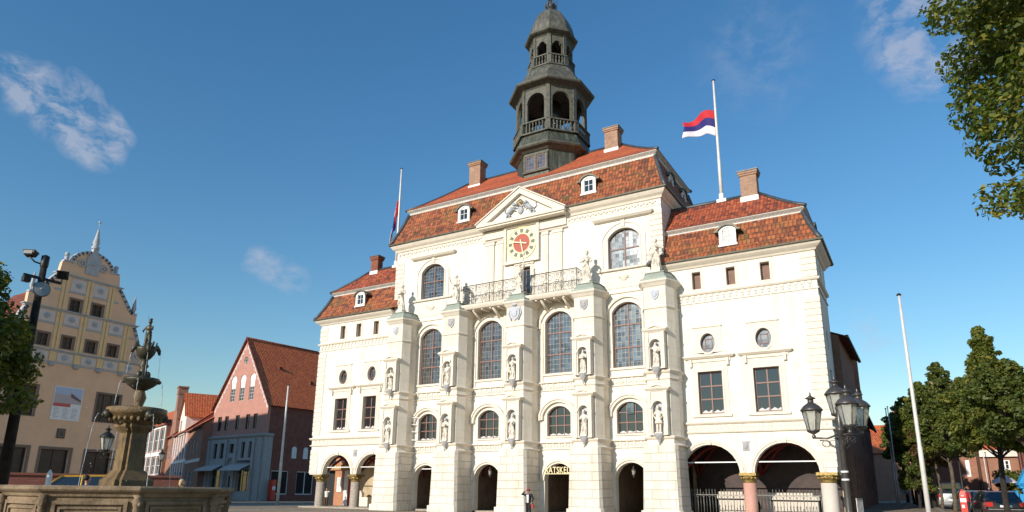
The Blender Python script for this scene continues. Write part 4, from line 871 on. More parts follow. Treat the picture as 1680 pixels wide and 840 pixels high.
# people -----------------------------------------------------------------
def person(label,loc,rz,h=1.72,top='wcloth',legs='bcloth',hair='haird',arms=None,jacket=None,bag=None,hat=False,shirt=None,short_sleeve=True):
    P0=thing('person',label,'person',loc,rz); k=h/1.80
    arms=arms or dict(L=[(-.21,0,1.44),(-.27,.0,1.16),(-.26,-.08,.90)],R_=[(.21,0,1.44),(.27,0,1.16),(.26,-.08,.90)])
    b=MB()
    head(b,(0,-.02,1.67)); 
    for s in (-1,1): b.tube([(s*.09,0,.06),(s*.09,.0,.48),(s*.09,0,.92)],[.045,.06,.08],10); b.ball((s*.1,-.05,.04),(.045,.12,.04),8,6)
    b.ball((0,0,1.0),(.15,.1,.14),12,8); b.ball((0,0,1.25),(.15,.1,.2),12,8); b.ball((0,0,1.43),(.18,.09,.08),12,8)
    for A,sd in (('L',-1),('R_',1)):
        p=arms[A]; b.tube(p,[.05,.042,.03],8); d=(Vector(p[-1])-Vector(p[-2])).normalized(); handm(b,Vector(p[-1]),d,1.0,sd)
    def sc(m): m.v=[(x*k,y*k,z*k) for x,y,z in m.v]; return m
    body=remesh('body',sc(b),.0085,'skin',P0,1)
    c=MB(); 
    for s in (-1,1): c.tube([(s*.1,0,.05),(s*.095,0,.5),(s*.095,0,.95)],[.075,.085,.115],12)
    c.ball((0,0,.98),(.18,.125,.12),12,8); remesh('trousers',sc(c),.016,legs,P0,1)
    c=MB()
    for s in (-1,1): c.ball((s*.1,-.06,.04),(.055,.145,.05),8,6)
    obj('shoes',sc(c),'dcloth',P0)
    c=MB(); robe(c,[(.92,.185,0),(1.1,.165,0),(1.3,.19,0),(1.44,.2,0),(1.5,.11,0)],7,.04,.72)
    for A in ('L','R_'):
        p=arms[A]; q=[p[0],p[1]] if short_sleeve else p[:2]+[tuple(Vector(p[1])+(Vector(p[2])-Vector(p[1]))*.85)]
        c.tube(q,[.075,.06,.05][:len(q)],8); c.ball(p[0],.078,8,6)
    remesh('jacket' if jacket else 'shirt',sc(c),.016,jacket or top,P0,1)
    if shirt: c=MB(); c.plate([(-.06,.95),(.06,.95),(.075,1.45),(-.075,1.45)],[],-.16,-.12); obj('shirt_front',sc(c),shirt,P0)
    c=MB(); c.ball((0,.02,1.715),(.092,.105,.1),12,8); 
    if hair=='hairb': c.ball((0,.06,1.64),(.085,.07,.12),10,8)
    obj('hair',sc(c),hair,P0)
    if hat: c=MB(); c.lathe([(0,1.82),(.08,1.81),(.11,1.76),(.115,1.72),(.0,1.72)],(0,-.01,0),16); c.ball((0,-.12,1.735),(.08,.09,.015),10,6); obj('cap',sc(c),hat,P0)
    if bag: c=MB(); c.box(.24,.36,-.14,.12,.62,.84); c.tube([(.29,-.1,.83),(.29,0,.97),(.29,.08,.83)],.012,6); obj('bag',sc(c),bag,P0)
    return P0
person('person in dark jacket and red cap with red bag, hand raised before the middle pier',(-21.15,-7.9,.02),R(10),1.72,jacket='dcloth',legs='dcloth',shirt='wcloth',hat='rcloth',bag='rcloth',short_sleeve=False,arms=dict(L=[(-.21,0,1.44),(-.40,-.12,1.46),(-.13,-.2,1.68)],R_=[(.21,0,1.44),(.33,.03,1.18),(.26,-.12,.96)]))
person('person in white shirt and brown trousers leaning by the leftmost arcade column',(-47.9,1.5,.02),R(25),1.74,top='wcloth',legs='bcloth',arms=dict(L=[(-.21,0,1.44),(-.30,.0,1.18),(-.34,-.08,.92)],R_=[(.21,0,1.44),(.40,.0,1.38),(.55,-.05,1.4)]))
person('person with blond hair seen behind the right end of the fountain basin',(-24.5,-29.0,.12),R(160),1.74,top='lcloth',legs='bcloth',hair='hairb')
person('person with dark hair and navy jacket in front of the yellow car',(-22.5,-33.6,.12),R(180),1.76,top='ncloth',legs='dcloth',short_sleeve=False)
person('person in dark clothes walking past the end of the brick boundary wall',(-40.4,-19.6,.02),R(60),1.75,top='dcloth',legs='dcloth',short_sleeve=False)
person('person in dark red top standing between the parked cars',(1.95,4.4,.42),R(200),1.7,top='rcloth',legs='dcloth',short_sleeve=False)
# ------------------------------------------------------------------ ground
def sstep(t): t=max(0,min(1,t)); return t*t*(3-2*t)
def gz(x,y):
    r=max(0,(y+27)*.0165) if y<14 else min(1.5,.676+(y-14)*.0085)
    return r*sstep((x+4.6)/2.5 if y<8 else (x+12)/4)
def axis(a,b,fine0,fine1,f,c): 
    v=[];x=a
    while x<b: v.append(x); x+= f if fine0<=x<fine1 else c
    v.append(b); return v
xs=axis(-900,700,-24,16,1.5,28); ys=axis(-400,1500,-40,60,2,30)
vv=[(x,y,gz(x,y)) for y in ys for x in xs]; nx=len(xs); ff=[(j*nx+i,j*nx+i+1,(j+1)*nx+i+1,(j+1)*nx+i) for j in range(len(ys)-1) for i in range(nx-1)]
def groundm():
    m,n,l,b=nt('cobbled_square'); uv=uvm(n,l); br=n.new('ShaderNodeTexBrick'); l.new(uv,br.inputs['Vector']); br.inputs['Scale'].default_value=1; br.inputs['Brick Width'].default_value=.2; br.inputs['Row Height'].default_value=.13; br.inputs['Mortar Size'].default_value=.012
    br.inputs['Color1'].default_value=(.36,.29,.21,1); br.inputs['Color2'].default_value=(.29,.235,.18,1); br.inputs['Mortar'].default_value=(.10,.085,.065,1)
    f=noise(n,l,uv,.25,6,.65); x=mixc(n,l,1,br.outputs['Color'],ramp(n,l,f,[(.3,(.7,.7,.68)),(.7,(1.2,1.15,1.05))]),'MULTIPLY'); l.new(x,b.inputs['Base Color']); b.inputs['Roughness'].default_value=.9; bump(n,l,b,mth(n,l,'SUBTRACT',1,br.outputs['Fac']),.01); return m
M['ground']=groundm()
g=MB().add(vv,ff,True); obj('ground',g,'ground',kind='structure',rec=False)
# ------------------------------------------------------------------ yellow gabled house (faces +X)
def wplate(root,name,outer,wins,mat,t=.4,y=0): return obj(name,MB().plate(outer,[w if isinstance(w,list) else rect(*w) for w in wins],y,y+t),mat,root)
Yh=thing('gabled_house','yellow curved-gable house with grey scrolls and poster on its wall','house',(-62,-15.24,0),PI/2)
zz=lambda z:1.5+(z-1.5)*1.24
w0=[(-3.37,-2.49),(-1.41,-.53),(.55,1.43),(2.46,3.34)]; top2=[(-1.3,-.42),(.56,1.46)]
wins=[(a,b,13.0,14.05) for a,b in w0]+[(a,b,16.25,17.4) for a,b in top2]+[(2.25,4.3,7.15,9.6),(-4.75,-2.6,7.15,9.6)]
shops=[(-5.1,-2.5,.6,4.6),(-1.5,.75,.6,4.58),(2.05,4.3,.6,4.55)]
wins+=shops
def scroll(u0,z0,u1,z1,n=8,s=1):
    """concave-convex gable curve from the lower outer to the upper inner point"""
    pts=[]
    for i in range(n+1):
        t=i/n; pts.append((u0+(u1-u0)*(t-.12*math.sin(2*PI*t)),z0+(z1-z0)*(t+.16*math.sin(2*PI*t)*-1)))
    return pts
right=[(5.75,0),(5.75,12.6),(5.7,13.3)]+scroll(5.6,13.5,4.5,16.0)+[(4.6,16.3),(4.6,17.2),(4.2,17.3)]+scroll(4.1,17.35,2.65,19.2)+[(2.6,19.5),(2.5,20.5),(1.7,20.6)]
arc=[(1.75*math.cos(t)*(1-.12*math.sin(t)**4),20.6+1.35*math.sin(t)) for t in [PI*k/14 for k in range(1,14)]]
outl=[(-5.9,0)]+right+arc+[(-u,z) for u,z in right[::-1] if z>12.5]
outl=[(-5.9,0)]+right+[p for p in arc]+[(-u,z) for u,z in right[::-1][:-2]]+[(-5.9,12.6)]
wplate(Yh,'wall',outl,wins,'yellow',.45)
wplate(Yh,'wall',[(-13,0),(-5.9,0),(-5.9,10.8),(-13,10.8)],[],'yellow',.45,.02)
s=MB(); s.box(5.3,5.75,.45,14,0,12.6); s.box(-13,5.75,13.6,14,0,10.5); obj('wall',s,'yellow',Yh)
cop=MB()
def ribbon(mb,pts,y0,y1,w):
    for a,b in zip(pts[:-1],pts[1:]):
        d=Vector((b[0]-a[0],b[1]-a[1])); 
        if d.length<1e-4: continue
        n_=Vector((-d.y,d.x)).normalized()*w*.5; e=d.normalized()*w*.2
        mb.plate([(a[0]-n_.x-e.x,a[1]-n_.y-e.y),(b[0]-n_.x+e.x,b[1]-n_.y+e.y),(b[0]+n_.x+e.x,b[1]+n_.y+e.y),(a[0]+n_.x-e.x,a[1]+n_.y-e.y)],[],y0,y1)
rr_=right[2:]+arc
for sg in (1,-1):
    ribbon(cop,[(sg*u,z) for u,z in right[2:12]],-.07,.5,.3); ribbon(cop,[(sg*u,z) for u,z in right[14:24]],-.07,.5,.3)
ribbon(cop,[(1.75,20.6)]+arc+[(-1.75,20.6)],-.07,.5,.28)
for sg in (1,-1):
    cop.lathe([(.32,0),(.25,.05),(.0,.06)],(0,0,0),14) if 0 else None
    for (u,z,r) in ((sg*5.1,13.35,.42),(sg*.95,20.75,.36),(sg*1.9,12.2,0)):
        if r: cop.plate(oval(u,z,r,r,18),[oval(u,z,r*.6,r*.6,18)],-.1,.02); cop.ball((u,-.05,z),(r*.35,.08,r*.35),8,6)
cop.plate([(-.55,19.9),(.55,19.9),(.62,21.4),(.25,22.0),(.2,22.5),(-.2,22.5),(-.25,22.0),(-.62,21.4)],[],-.12,.3); cop.ball((0,-.16,20.9),.16,10,8)
obj('coping',cop,'ygrey',Yh)
s=MB(); s.lathe([(.3,22.4),(.34,22.6),(.2,22.75),(.3,23.0),(.22,23.3),(.08,24.2),(.05,24.3),(0,24.3)],(0,.1,0),12); s.tube([(0,.1,24.2),(0,.1,25.1)],.03,6); s.ball((0,.1,25.0),.12,8,6); obj('finial',s,'ygrey',Yh)
for sg in (1,-1):
    s=MB(); s.box(sg*2.15-.28,sg*2.15+.28,-.05,.45,20.55,20.7); s.lathe([(.25,20.7),(.16,20.8),(.2,21.0),(.08,21.12),(0,21.13)],(sg*2.15,.2,0),10); s.ball((sg*2.15,.2,21.27),.2,10,8); obj('ball_finial',s,'ygrey',Yh)
    s=MB(); s.box(sg*4.35-.25,sg*4.35+.25,-.05,.45,17.25,17.4); s.lathe([(.16,17.4),(.12,17.6),(.22,17.75),(.05,19.0),(0,19.0)],(sg*4.35,.2,0),4,PI/4); obj('obelisk',s,'ygrey',Yh)
s=MB()
for z,u in ((12.72,5.75),(16.2,4.7),(19.4,2.75)): s.mould([(-u,.4),(-u,0),(u,0),(u,.4)],[(-.05,z-.14),(.04,z-.14),(.1,z-.04),(.2,z),(.2,z+.07),(-.05,z+.1)])
for z,u in ((11.72,5.7),(15.0,4.55),(18.0,2.7)): s.mould([(-u,.02),(-u,-.01),(u,-.01),(u,.02)],[(0,z-.1),(.05,z-.08),(.05,z+.06),(0,z+.08)])
obj('cornice',s,'ygrey',Yh)
s=MB(); g=MB()
for z0,z1,us in ((11.85,12.55,(-4.3,-2.93,-.97,.99,2.9,4.6)),(15.1,16.0,(-2.93,-.97,.99,2.9)),(18.1,19.2,(-.86,1.0))):
    for u in us:
        hw=.62 if abs(u)<4 else .45; s.plate(rect(u-hw,u+hw,z0,z1),[],-.03,.02); g.plate(oval(u,(z0+z1)/2,.26,.26,16),[],-.08,.0); g.ball((u,-.09,(z0+z1)/2),(.13,.07,.13),8,6)
obj('relief_field',s,'yfield',Yh); obj('medallion',g,'ygrey',Yh)
s=MB(); g=MB()
for us,z0,z1 in (((-3.9,-1.95,.01,1.95,3.9),12.8,16.05),((-1.95,.08,2.0),16.3,19.3)):
    for u in us:
        for dx in (-.16,.16): s.box(u+dx-.11,u+dx+.11,-.07,.02,z0,z1)
for u in (-3.9,-1.95,.01,1.95,3.9): s.box(u-.25,u+.25,-.09,.02,11.8,12.6); g.lathe([(0,-.3),(.2,-.22),(.26,0),(.26,.08),(0,.08)],(u,-.1,11.62),10)
obj('pilaster',s,'yellowl',Yh); obj('bracket',g,'ygrey',Yh)
for a,b,z0,z1 in wins:
    if z0<1: continue
    big=z0<10; w_=window(Yh,a,b,z0,z1,y=.18,cols=2 if not big else 3,rows=(.6,),bars=(1,1),fm='wind',gm='glassk',fw=.09)
    sx=.14; obj('surround',MB().plate(rect(a-sx,b+sx,z0-.05,z1+sx),[rect(a,b,z0,z1)],-.03,.02),'ytaupe',Yh)
for a,b,z0,z1 in shops:
    w_=window(Yh,a,b,z0,z1,y=.3,cols=2,rows=(),bars=(1,1),fm='wind',gm='glassk',fw=.1,name='shop_window'); obj('surround',MB().plate(rect(a-.2,b+.2,z0-.3,z1+.2),[rect(a,b,z0,z1)],-.05,.02),'ytaupe',Yh)
    obj('pale_panel',MB().box(a+.3,a+1.2,.28,.3,.9,2.6),'blind',w_) if a<-4 else None  # pale matte panel set in front of the first shop pane
s=MB(); s.add([(-6.1,.3,12.5),(6.0,.3,12.5),(0,.3,20.0),(-6.1,14,12.5),(6.0,14,12.5),(0,14,20.0)],[(0,3,5,2),(1,2,5,4)]); obj('roof',s,'tiled',Yh,rec=False)
s=MB(); s.add([(-13,-.3,10.7),(-5.9,-.3,10.7),(-5.9,7,17.0),(-13,7,17.0),(-13,14,10.7),(-5.9,14,10.7)],[(0,1,2,3),(3,2,5,4)]); obj('side_roof',s,'tiled',Yh,rec=False)
po=MB(); po.box(-1.3,1.0,-.06,-.01,7.0,9.8); PO=tag(obj('poster',po,'white',None,loc=(-62,-15.24,0),rz=PI/2),'large building-project poster on the yellow wall','poster')
s=MB(); s.box(-1.24,.94,-.07,-.055,8.45,9.75); obj('sky_print',s,flat('poster_sky',(.42,.50,.66)),PO)
s=MB(); s.plate([(-1.24,8.4),(.94,8.4),(.94,8.7),(.05,9.35),(-.2,9.1),(-1.24,9.2)],[],-.078,-.068); obj('building_print',s,flat('poster_building',(.46,.40,.40)),PO)
s=MB(); s.plate([(.05,9.3),(.9,8.78),(.9,8.6),(.05,8.95)],[],-.084,-.075); obj('roof_print',s,flat('poster_roof',(.16,.10,.11)),PO)
s=MB(); s.box(-1.24,.12,-.08,-.062,8.12,8.4); obj('red_band',s,flat('poster_red',(.55,.10,.09)),PO)
s=MB()
rd=random.Random(3)
for c_ in range(3):
    for r_ in range(9):
        a=-1.15+c_*.72; s.box(a,a+rd.uniform(.25,.6),-.07,-.058,8.0-r_*.105,8.03-r_*.105)
obj('small_print',s,flat('poster_text',(.30,.34,.38)),PO)
s=MB(); s.box(-.55,.1,-.08,.0,5.5,6.3); pl=obj('stone_plaque',s,'niche',Yh); s=MB(); s.plate(rect(-.45,0,5.6,6.2),[rect(-.38,-.07,5.67,6.13)],-.1,-.07); pl.data.materials[0]=plain('dark_relief_stone',(.12,.10,.08),.8,.2,9); obj('relief',s,'ytaupe',pl)
# unseen brick building beyond the yellow house, added to throw the morning shade
nb=thing('shadow_caster','tall brick church out of view beyond the yellow house, added to throw morning shade on the street','shadow_caster',(-118,-25,0),0)
s=MB(); s.box(-32,32,-9,9,0,24.6); obj('caster_wall',s,'redb',nb); s=MB(); s.add([(-32.5,-9.5,24.4),(32.5,-9.5,24.4),(32.5,0,29.8),(-32.5,0,29.8),(-32.5,9.5,24.4),(32.5,9.5,24.4)],[(0,1,2,3),(3,2,5,4)]); obj('roof',s,'tilep',nb,rec=False)
s=MB(); s.add([(32,-9,24.5),(32,9,24.5),(32,0,29.6)],[(0,1,2)]); obj('gable',s,'redb',nb,rec=False)
for k in range(6): s=MB(); s.box(-22.5+k*8.6,-21.5+k*8.6,9,10.2,0,19); obj('buttress',s,'redb',nb)
for k in range(5): o=window(nb,-19.5+k*8.6,-16.5+k*8.6,7,19,rise=1.5,y=-9.1,fm='wind',bars=(2,2))
# ------------------------------------------------------------------ pink gabled house
M['awn']=plain('grey_awning_cloth',(.50,.46,.41),.9,.05,2)
K=thing('shop_house','pink brick gabled house with grey shopfront and orange tiled roof','house',(-79.6,20,0),R(-6))
rowx=[-12.3,-10.4,-7.5,-4.8,-2.9]; row=[(x-.52,x+.52,10.1,12.25) for x in rowx]; lan=[-9.6,-7.15,-4.65]
pw=row+[arch(x-.62,x+.62,14.4,17.2,1.15) for x in lan]+[oval(-6.95,20.5,.55,.6)]
gfr=[(-12.85,-11.85,5.95,8.2),(-11.1,-10.0,5.95,8.2),(-8.6,-7.3,6.7,8.05),(-5.5,-4.6,5.95,8.25),(-3.6,-2.5,5.95,8.25)]
gsh=[(-13.0,-9.9,.3,4.3),(-6.0,-2.8,1.2,4.3)]
wplate(K,'upper_wall',[(-14.2,8.9),(0,8.9),(0,13.5),(-7,23.7),(-14.2,13.5)],pw,'pinkb',.45)
wplate(K,'shop_front',[(-14.3,0),(.25,0),(.25,8.85),(-14.3,8.85)],gfr+gsh+[arch(-8.9,-7.1,.2,5.1,.9)],'greyst',.5,-.18)
s=MB(); s.box(-.35,.27,.32,1.1,0,8.85); obj('corner_pier',s,'greyst',K)
s=MB(); s.mould([(-14.3,.1),(-14.3,-.18),(.25,-.18),(.25,1.1)],[(-.1,8.75),(.02,8.78),(.25,9.0),(.3,9.2),(-.1,9.35)]); obj('cornice',s,'greyst',K)
s=MB(); 
for x in (-13.9,-9.3,-6.7,-2.2,-.4): s.box(x-.32,x+.32,-.42,-.15,0,8.7)
obj('pilaster',s,'greyst',K)
for w in row: window(K,*w,y=.12,cols=2,rows=(.5,),bars=(2,2),fm='wind',gm='glass',fw=.06)
for x in lan:
    wn=window(K,x-.62,x+.62,14.4,16.4,y=.12,cols=2,rows=(.5,),bars=(2,2),fm='trimwhite',gm='glass',fw=.05); obj('blind_tympanum',MB().plate(arch(x-.62,x+.62,16.4,17.2,1.15),[],.1,.16),'white',K)
window(K,0,0,0,0,oval_=(-6.95,20.5,.55,.6),gm='glass',fm='trimwhite',fw=.06,y=.1)
for w in gfr: window(K,*w,y=.1,cols=2,rows=(),bars=(1,2),fm='wind',gm='glass',fw=.07)
for w in gsh: window(K,*w,y=.2,cols=3,rows=(.75,),bars=(1,1),fm='greyst',gm='glass',fw=.08,name='shop_window')
s=MB(); s.plate(arch(-8.9,-7.1,.2,5.1,.9),[rect(-8.3,-7.7,1.6,3.4)],.15,.25); d_=obj('arched_door',s,'greyst',K); obj('door_panel',MB().box(-8.3,-7.7,.1,.22,1.6,3.4),'black',d_)
s=MB()
for sg,(xe,ze) in ((1,(0,13.5)),(-1,(-14.2,13.5))):
    L=Vector((xe+7,ze-23.7)); n_=int(L.length/.42)
    for i in range(1,n_):
        p=Vector((-7,23.7))+L*i/n_; q=Vector((-7,23.7))+L*(i+.5)/n_; dn=Vector((0,-.62)); s.plate([(p.x,p.y-.45),(q.x,q.y-.45),(q.x,q.y-.85-.25*(i%2))]+[(p.x,p.y-.85-.25*(i%2))],[],-.04,.02)
obj('zigzag_frieze',s,'white',K)
for a,b in ((-14.6,-9.5),(-8.0,-2.4)):
    s=MB(); s.add([(a,-.2,5.1),(b,-.2,5.1),(b,-1.9,4.25),(a,-1.9,4.25),(b,-1.9,4.1),(a,-1.9,4.1)],[(0,1,2,3),(3,2,4,5)]); obj('awning',s,'awn',K,rec=False)
textobj('shop_lettering','ackermann',.62,.03,'black',K,(-5.6,-.5,5.28),width=3.1)
side=[(1.5,4.4,.9,4.2),(5.8,8.8,.9,4.2),(7.8,9.1,10.3,12.6),(7.9,9.2,5.3,7.5),(13,14.2,10.3,12.6)]; sl_=[(4.6,5.4),(6.6,7.4),(12,12.8)]
X9=Matrix.Translation((0,0,0))@Matrix.Rotation(PI/2,4,'Z')
s=MB(); s.xf=X9; s.plate(rect(.45,22,0,13.6),[rect(*w) for w in side],0,.45); obj('side_wall',s,'darkb',K)
for i,w in enumerate(side):
    o=window(K,*w,y=.12,cols=2,rows=(.5,) if i>1 else (),bars=(2,2) if i>1 else (1,1),fm='wind' if i>1 else 'white',gm='glass',fw=.06 if i>1 else .12,name='window' if i>1 else 'shop_window'); o.rotation_euler=(0,0,PI/2)
for a,b in sl_: s=MB(); s.xf=X9; s.plate(arch(a,b,6.0,7.3,.4),[],-.05,.05); obj('blind_lancet',s,'white',K)
s=MB(); s.xf=X9; s.box(.6,4.2,-.06,.05,7.3,7.5); s.box(.45,22,-.08,.05,13.2,13.6); s.box(.5,22,-.05,.05,8.85,9.05); obj('string_course',s,'darkb',K)
s=MB(); n_=16
for sg in (1,-1):
    pr=[]
    for i in range(n_+1):
        t=i/n_; pr.append((-7+sg*(7.45 if sg>0 else 7.65)*t,23.95-(23.95-13.25)*t+.12*math.sin(PI*t)*-1))
    for i in range(n_): a,b=pr[i],pr[i+1]; s.add([(a[0],-.3,a[1]),(b[0],-.3,b[1]),(b[0],22.3,b[1]),(a[0],22.3,a[1])],[(0,1,2,3)])
rf=obj('roof',s,'tilep',K,rec=False); s=MB(); s.tube([(-7,-.35,24.0),(-7,22.3,24.0)],.16,6); s.tube([(-7,-.28,23.95),(.42,-.28,13.25)],.11,5); s.tube([(-7,-.28,23.95),(-14.6,-.28,13.25)],.11,5); obj('ridge_tiles',s,'tiled',rf)
s=MB()
for x,y in ((-4,4),(-2.8,9),(-4.5,12),(-2.3,15)): s.box(x-.18,x+.18,y-.25,y+.25,24-(x+7)*1.43-.35,24-(x+7)*1.43+.12)
obj('roof_vent',s,'tiled',rf)
s=MB(); s.box(-14.2,0,21.8,22,0,13.5); s.box(-14.2,-13.8,.4,22,0,13.5); obj('wall',s,'darkb',K)
# red letter box and parked bicycle by its side wall
s=MB(); s.box(-78.9,-78.3,20.9,21.6,0,2.9); lb=tag(obj('vending_box','' or s,'kred'),'tall red box with a white plate at the corner of the pink house','vending box'); obj('plate',MB().box(-78.32,-78.28,21.0,21.5,1.5,2.0),'white',lb); obj('feet',MB().box(-78.95,-78.25,20.85,21.65,-.02,.12),'iron',lb)
bk=thing('bicycle','bicycle parked against the dark brick side wall behind the left flagpole','bicycle',(-79.0,28.3,0),R(85))
for x in (-.52,.52):
    s=MB(); s.tube([(x+.33*math.cos(2*PI*k/18),0,.35+.33*math.sin(2*PI*k/18)) for k in range(19)],.02,6)
    for k in range(8): s.tube([(x,0,.35),(x+.32*math.cos(PI*k/4),0,.35+.32*math.sin(PI*k/4))],.004,4)
    obj('wheel',s,'rubber',bk)
s=MB(); 
for a,b in (((-.52,.35),(-.15,.35)),((-.15,.35),(-.3,.85)),((-.3,.85),(-.52,.35)),((-.15,.35),(.35,.8)),((-.28,.78),(.35,.8)),((.35,.95),(.52,.35))): s.tube([(a[0],0,a[1]),(b[0],0,b[1])],.018,6)
obj('frame',s,'chrome',bk); obj('saddle',MB().ball((-.32,0,.92),(.13,.07,.04)),'rubber',bk); obj('handlebar',MB().tube([(.3,-.28,1.02),(.36,0,.98),(.3,.28,1.02)],.014),'chrome',bk)
# ------------------------------------------------------------------ street row behind, turned 26 degrees
RO=(-94.2,20.3,0); RA=-R(26.6)
def rowhouse(label,x0,x1,eave,ridge,depth,wall,roof,wins,gable=None,fm='trimwhite',ang=RA,org=RO,rows=1):
    o=Vector(org)+Matrix.Rotation(ang,3,'Z')@Vector((x1,0,0)); h=thing('town_house',label,'house',o,ang); W=x0-x1
    wplate(h,'wall',[(W,0),(0,0),(0,eave),(W,eave)],wins,wall,.35)
    for w in wins:
        w=w if not isinstance(w,list) else None
        if w: window(h,*w,y=.1,cols=2,rows=(.5,),bars=(1,1),fm=fm,gm='glass',fw=.08)
    s=MB(); s.add([(W-.2,-.5,eave-.1),(.2,-.5,eave-.1),(.2,depth/2,ridge),(W-.2,depth/2,ridge),(W-.2,depth,eave-.1),(.2,depth,eave-.1)],[(0,1,2,3),(3,2,5,4)]); obj('roof',s,roof,h,rec=False)
    s=MB()
    for x in (W-.006,.006): s.add([(x,0,0),(x,depth,0),(x,depth,eave),(x,depth/2,ridge-.2),(x,0,eave)],[(0,1,2,3,4)])
    obj('side_wall',s,wall,h,rec=False); obj('eaves_board',MB().box(W-.1,.1,-.55,.0,eave-.35,eave-.12),'darkb',h); return h
h=rowhouse('dark red timbered house squeezed left of the pink gabled house',-15,0,11.2,14.5,9,'redb','tilep',[(-12.5,-11,7.2,9.2),(-9,-7.5,7.2,9.2),(-5.5,-4,7.2,9.2),(-12.5,-10.5,.8,4.2),(-8.5,-6,.8,4.2)])
obj('string_course',MB().box(-15,0,-.1,.02,5.6,6.1),'wall',h)
h=rowhouse('house with tall white painted windows below a red dormer roof',-33,-15.1,11.5,15.5,9,'pinkb','tilep',[(-17.2+k*3.2,-15.4+k*3.2,7.2,10.6) for k in range(5)]+[(-16.5+k*3.8,-14+k*3.8,.8,4.4) for k in range(4)])
s=MB()
for k in range(6): s.box(-17.9+k*3.2-.25,-17.9+k*3.2+.35,-.12,.02,.2,11.2)
s.box(-17.9,0,-.1,.02,6.0,6.5); obj('white_pilaster',s,'white',h)
D_=h; s=MB(); s.plate([(-11.5,10.9),(-3.6,10.9),(-3.6,14.2),(-7.5,18.3),(-11.5,14.2)],[rect(-10.3,-8.4,11.3,13.6)],-.25,5); d_=obj('dormer',s,'wall',D_)
s=MB(); s.add([(-3.2,-.6,13.9),(-7.5,-.6,18.6),(-7.5,8,18.6),(-3.2,8,13.9),(-11.9,-.6,13.9),(-11.9,8,13.9)],[(0,1,2,3),(1,4,5,2)]); obj('dormer_roof',s,'tilep',d_,rec=False)
h=rowhouse('brick house with tall stepped chimney in the street row',-45,-33.1,11.8,15.6,9,'redb','tilep',[(-10.8+k*2.1,-9.6+k*2.1,7.0,10.0) for k in range(4)]+[(-10.5,-7.5,.8,4.6)])
s=MB(); s.prism([(-9,0),(-1.0,0),(-1.0,1.6),(-9,1.6)],11.6,16.5,[(-7.0,0),(-2.3,0),(-2.3,1.6),(-7.0,1.6)]); s.prism([(-6.2,0),(-3.2,0),(-3.2,1.6),(-6.2,1.6)],16.4,20.0,[(-5.6,0),(-3.6,0),(-3.6,1.6),(-5.6,1.6)]); s.box(-5.7,-3.5,-.1,1.7,20,21.3); s.box(-5.9,-3.3,-.2,1.8,21.3,21.6); obj('chimney',s,'redb',h)
h=rowhouse('white framed brick office building far down the street',-30,0,14.6,19.5,12,'redb','tilep',[(-4.6-k*4.6,-1.2-k*4.6,9.2,13.6) for k in range(6)]+[(-4.6-k*4.6,-1.2-k*4.6,4.4,7.9) for k in range(6)]+[(-4.6-k*4.6,-1.2-k*4.6,.6,3.4) for k in range(6)],org=(-133,39,0),ang=-R(20),fm='white')
s=MB()
for k in range(8): s.box(-5.3-k*4.6+4.6,-4.75-k*4.6+4.6,-.15,.02,.2,14.4)
for z in (3.5,8.1,13.8): s.box(-30,0,-.18,.02,z,z+.8)
obj('white_frame',s,'white',h)
h=rowhouse('big dark red roofed hall rising behind the street row',-46,0,13.5,25.5,22,'darkb','tiled',[(-6,-4,6,9)],org=(-104,40,0),ang=-R(24))
s=MB(); s.box(-21,-16.5,1.6,5,15.2,18.4); d_=obj('dormer',s,'white',h); obj('dormer_glass',MB().box(-20.6,-16.9,1.55,1.62,16.0,17.9),'glass',d_)
# low brick wall
a=Vector((-31.5,-35,0)); b_=Vector((-27.45,-27.2,0)); d=(b_-a); ang=math.atan2(d.y,d.x); L=d.length
bw=thing('brick_wall','low red brick boundary wall behind the fountain','wall',a,ang); obj('wall',MB().box(0,L,-.2,.2,0,1.95),'darkb',bw); obj('coping',MB().box(-.05,L+.05,-.26,.26,1.95,2.04),'darkb',bw)
# ------------------------------------------------------------------ right-hand street
def sidehouse(label,y0,y1,x,eave,ridge,wall,roof,wins,zb=0,rz_=PI/2,fm='trimwhite',lean=0,depth=9):
    h=thing('brick_house',label,'house',(x,y0,zb),PI/2-lean); L=y1-y0
    wplate(h,'wall',rect(0,L,-.5,eave),wins,wall,.35)
    for w in wins: window(h,*w,y=.1,cols=2,rows=(.5,),bars=(2,2),fm=fm,fw=.07)
    s=MB(); s.add([(-.15,-.45,eave-.1),(L+.1,-.45,eave-.1),(L+.1,depth/2,ridge),(-.15,depth/2,ridge),(-.15,depth,eave-.1),(L+.1,depth,eave-.1)],[(0,1,2,3),(3,2,5,4)]); obj('roof',s,roof,h,rec=False)
    s=MB(); s.box(-.1,L,-.62,-.42,eave-.22,eave-.05); obj('gutter',s,'iron',h)
    s=MB()
    for x_ in (-.006,L+.006): s.add([(x_,0,-.5),(x_,depth,-.5),(x_,depth,eave),(x_,depth/2,ridge-.15),(x_,0,eave)],[(0,1,2,3,4)])
    obj('gable_wall',s,wall,h,rec=False); return h
sidehouse('dark brick house adjoining the side of the town hall',5.1,15.6,-3.98,12.3,14.2,'brownb','tiled',[(1.5,2.7,2,4.2),(4.5,5.7,2,4.2),(1.5,2.7,6.2,8.4),(4.5,5.7,6.2,8.4)])
h=sidehouse('long lower dark brick house further down the side street',15.65,40,-4.1,8.6,11.6,'brownb','tiled',[(2+k*3.4,3.2+k*3.4,z,z+1.8) for k in range(7) for z in (2.2,5.4)],lean=R(-1.2))
s=MB(); s.box(3.2,4.2,-.3,.7,8.0,13.0); s.box(3.1,4.3,-.38,.8,13.0,13.3); s.box(3.0,5.2,-.32,.7,8,10.4); obj('chimney_gable',s,'redb',h)
eb=thing('end_house','house with orange roof and arched gateway closing the end of the street','house',(-9.5,104,1.5),0)
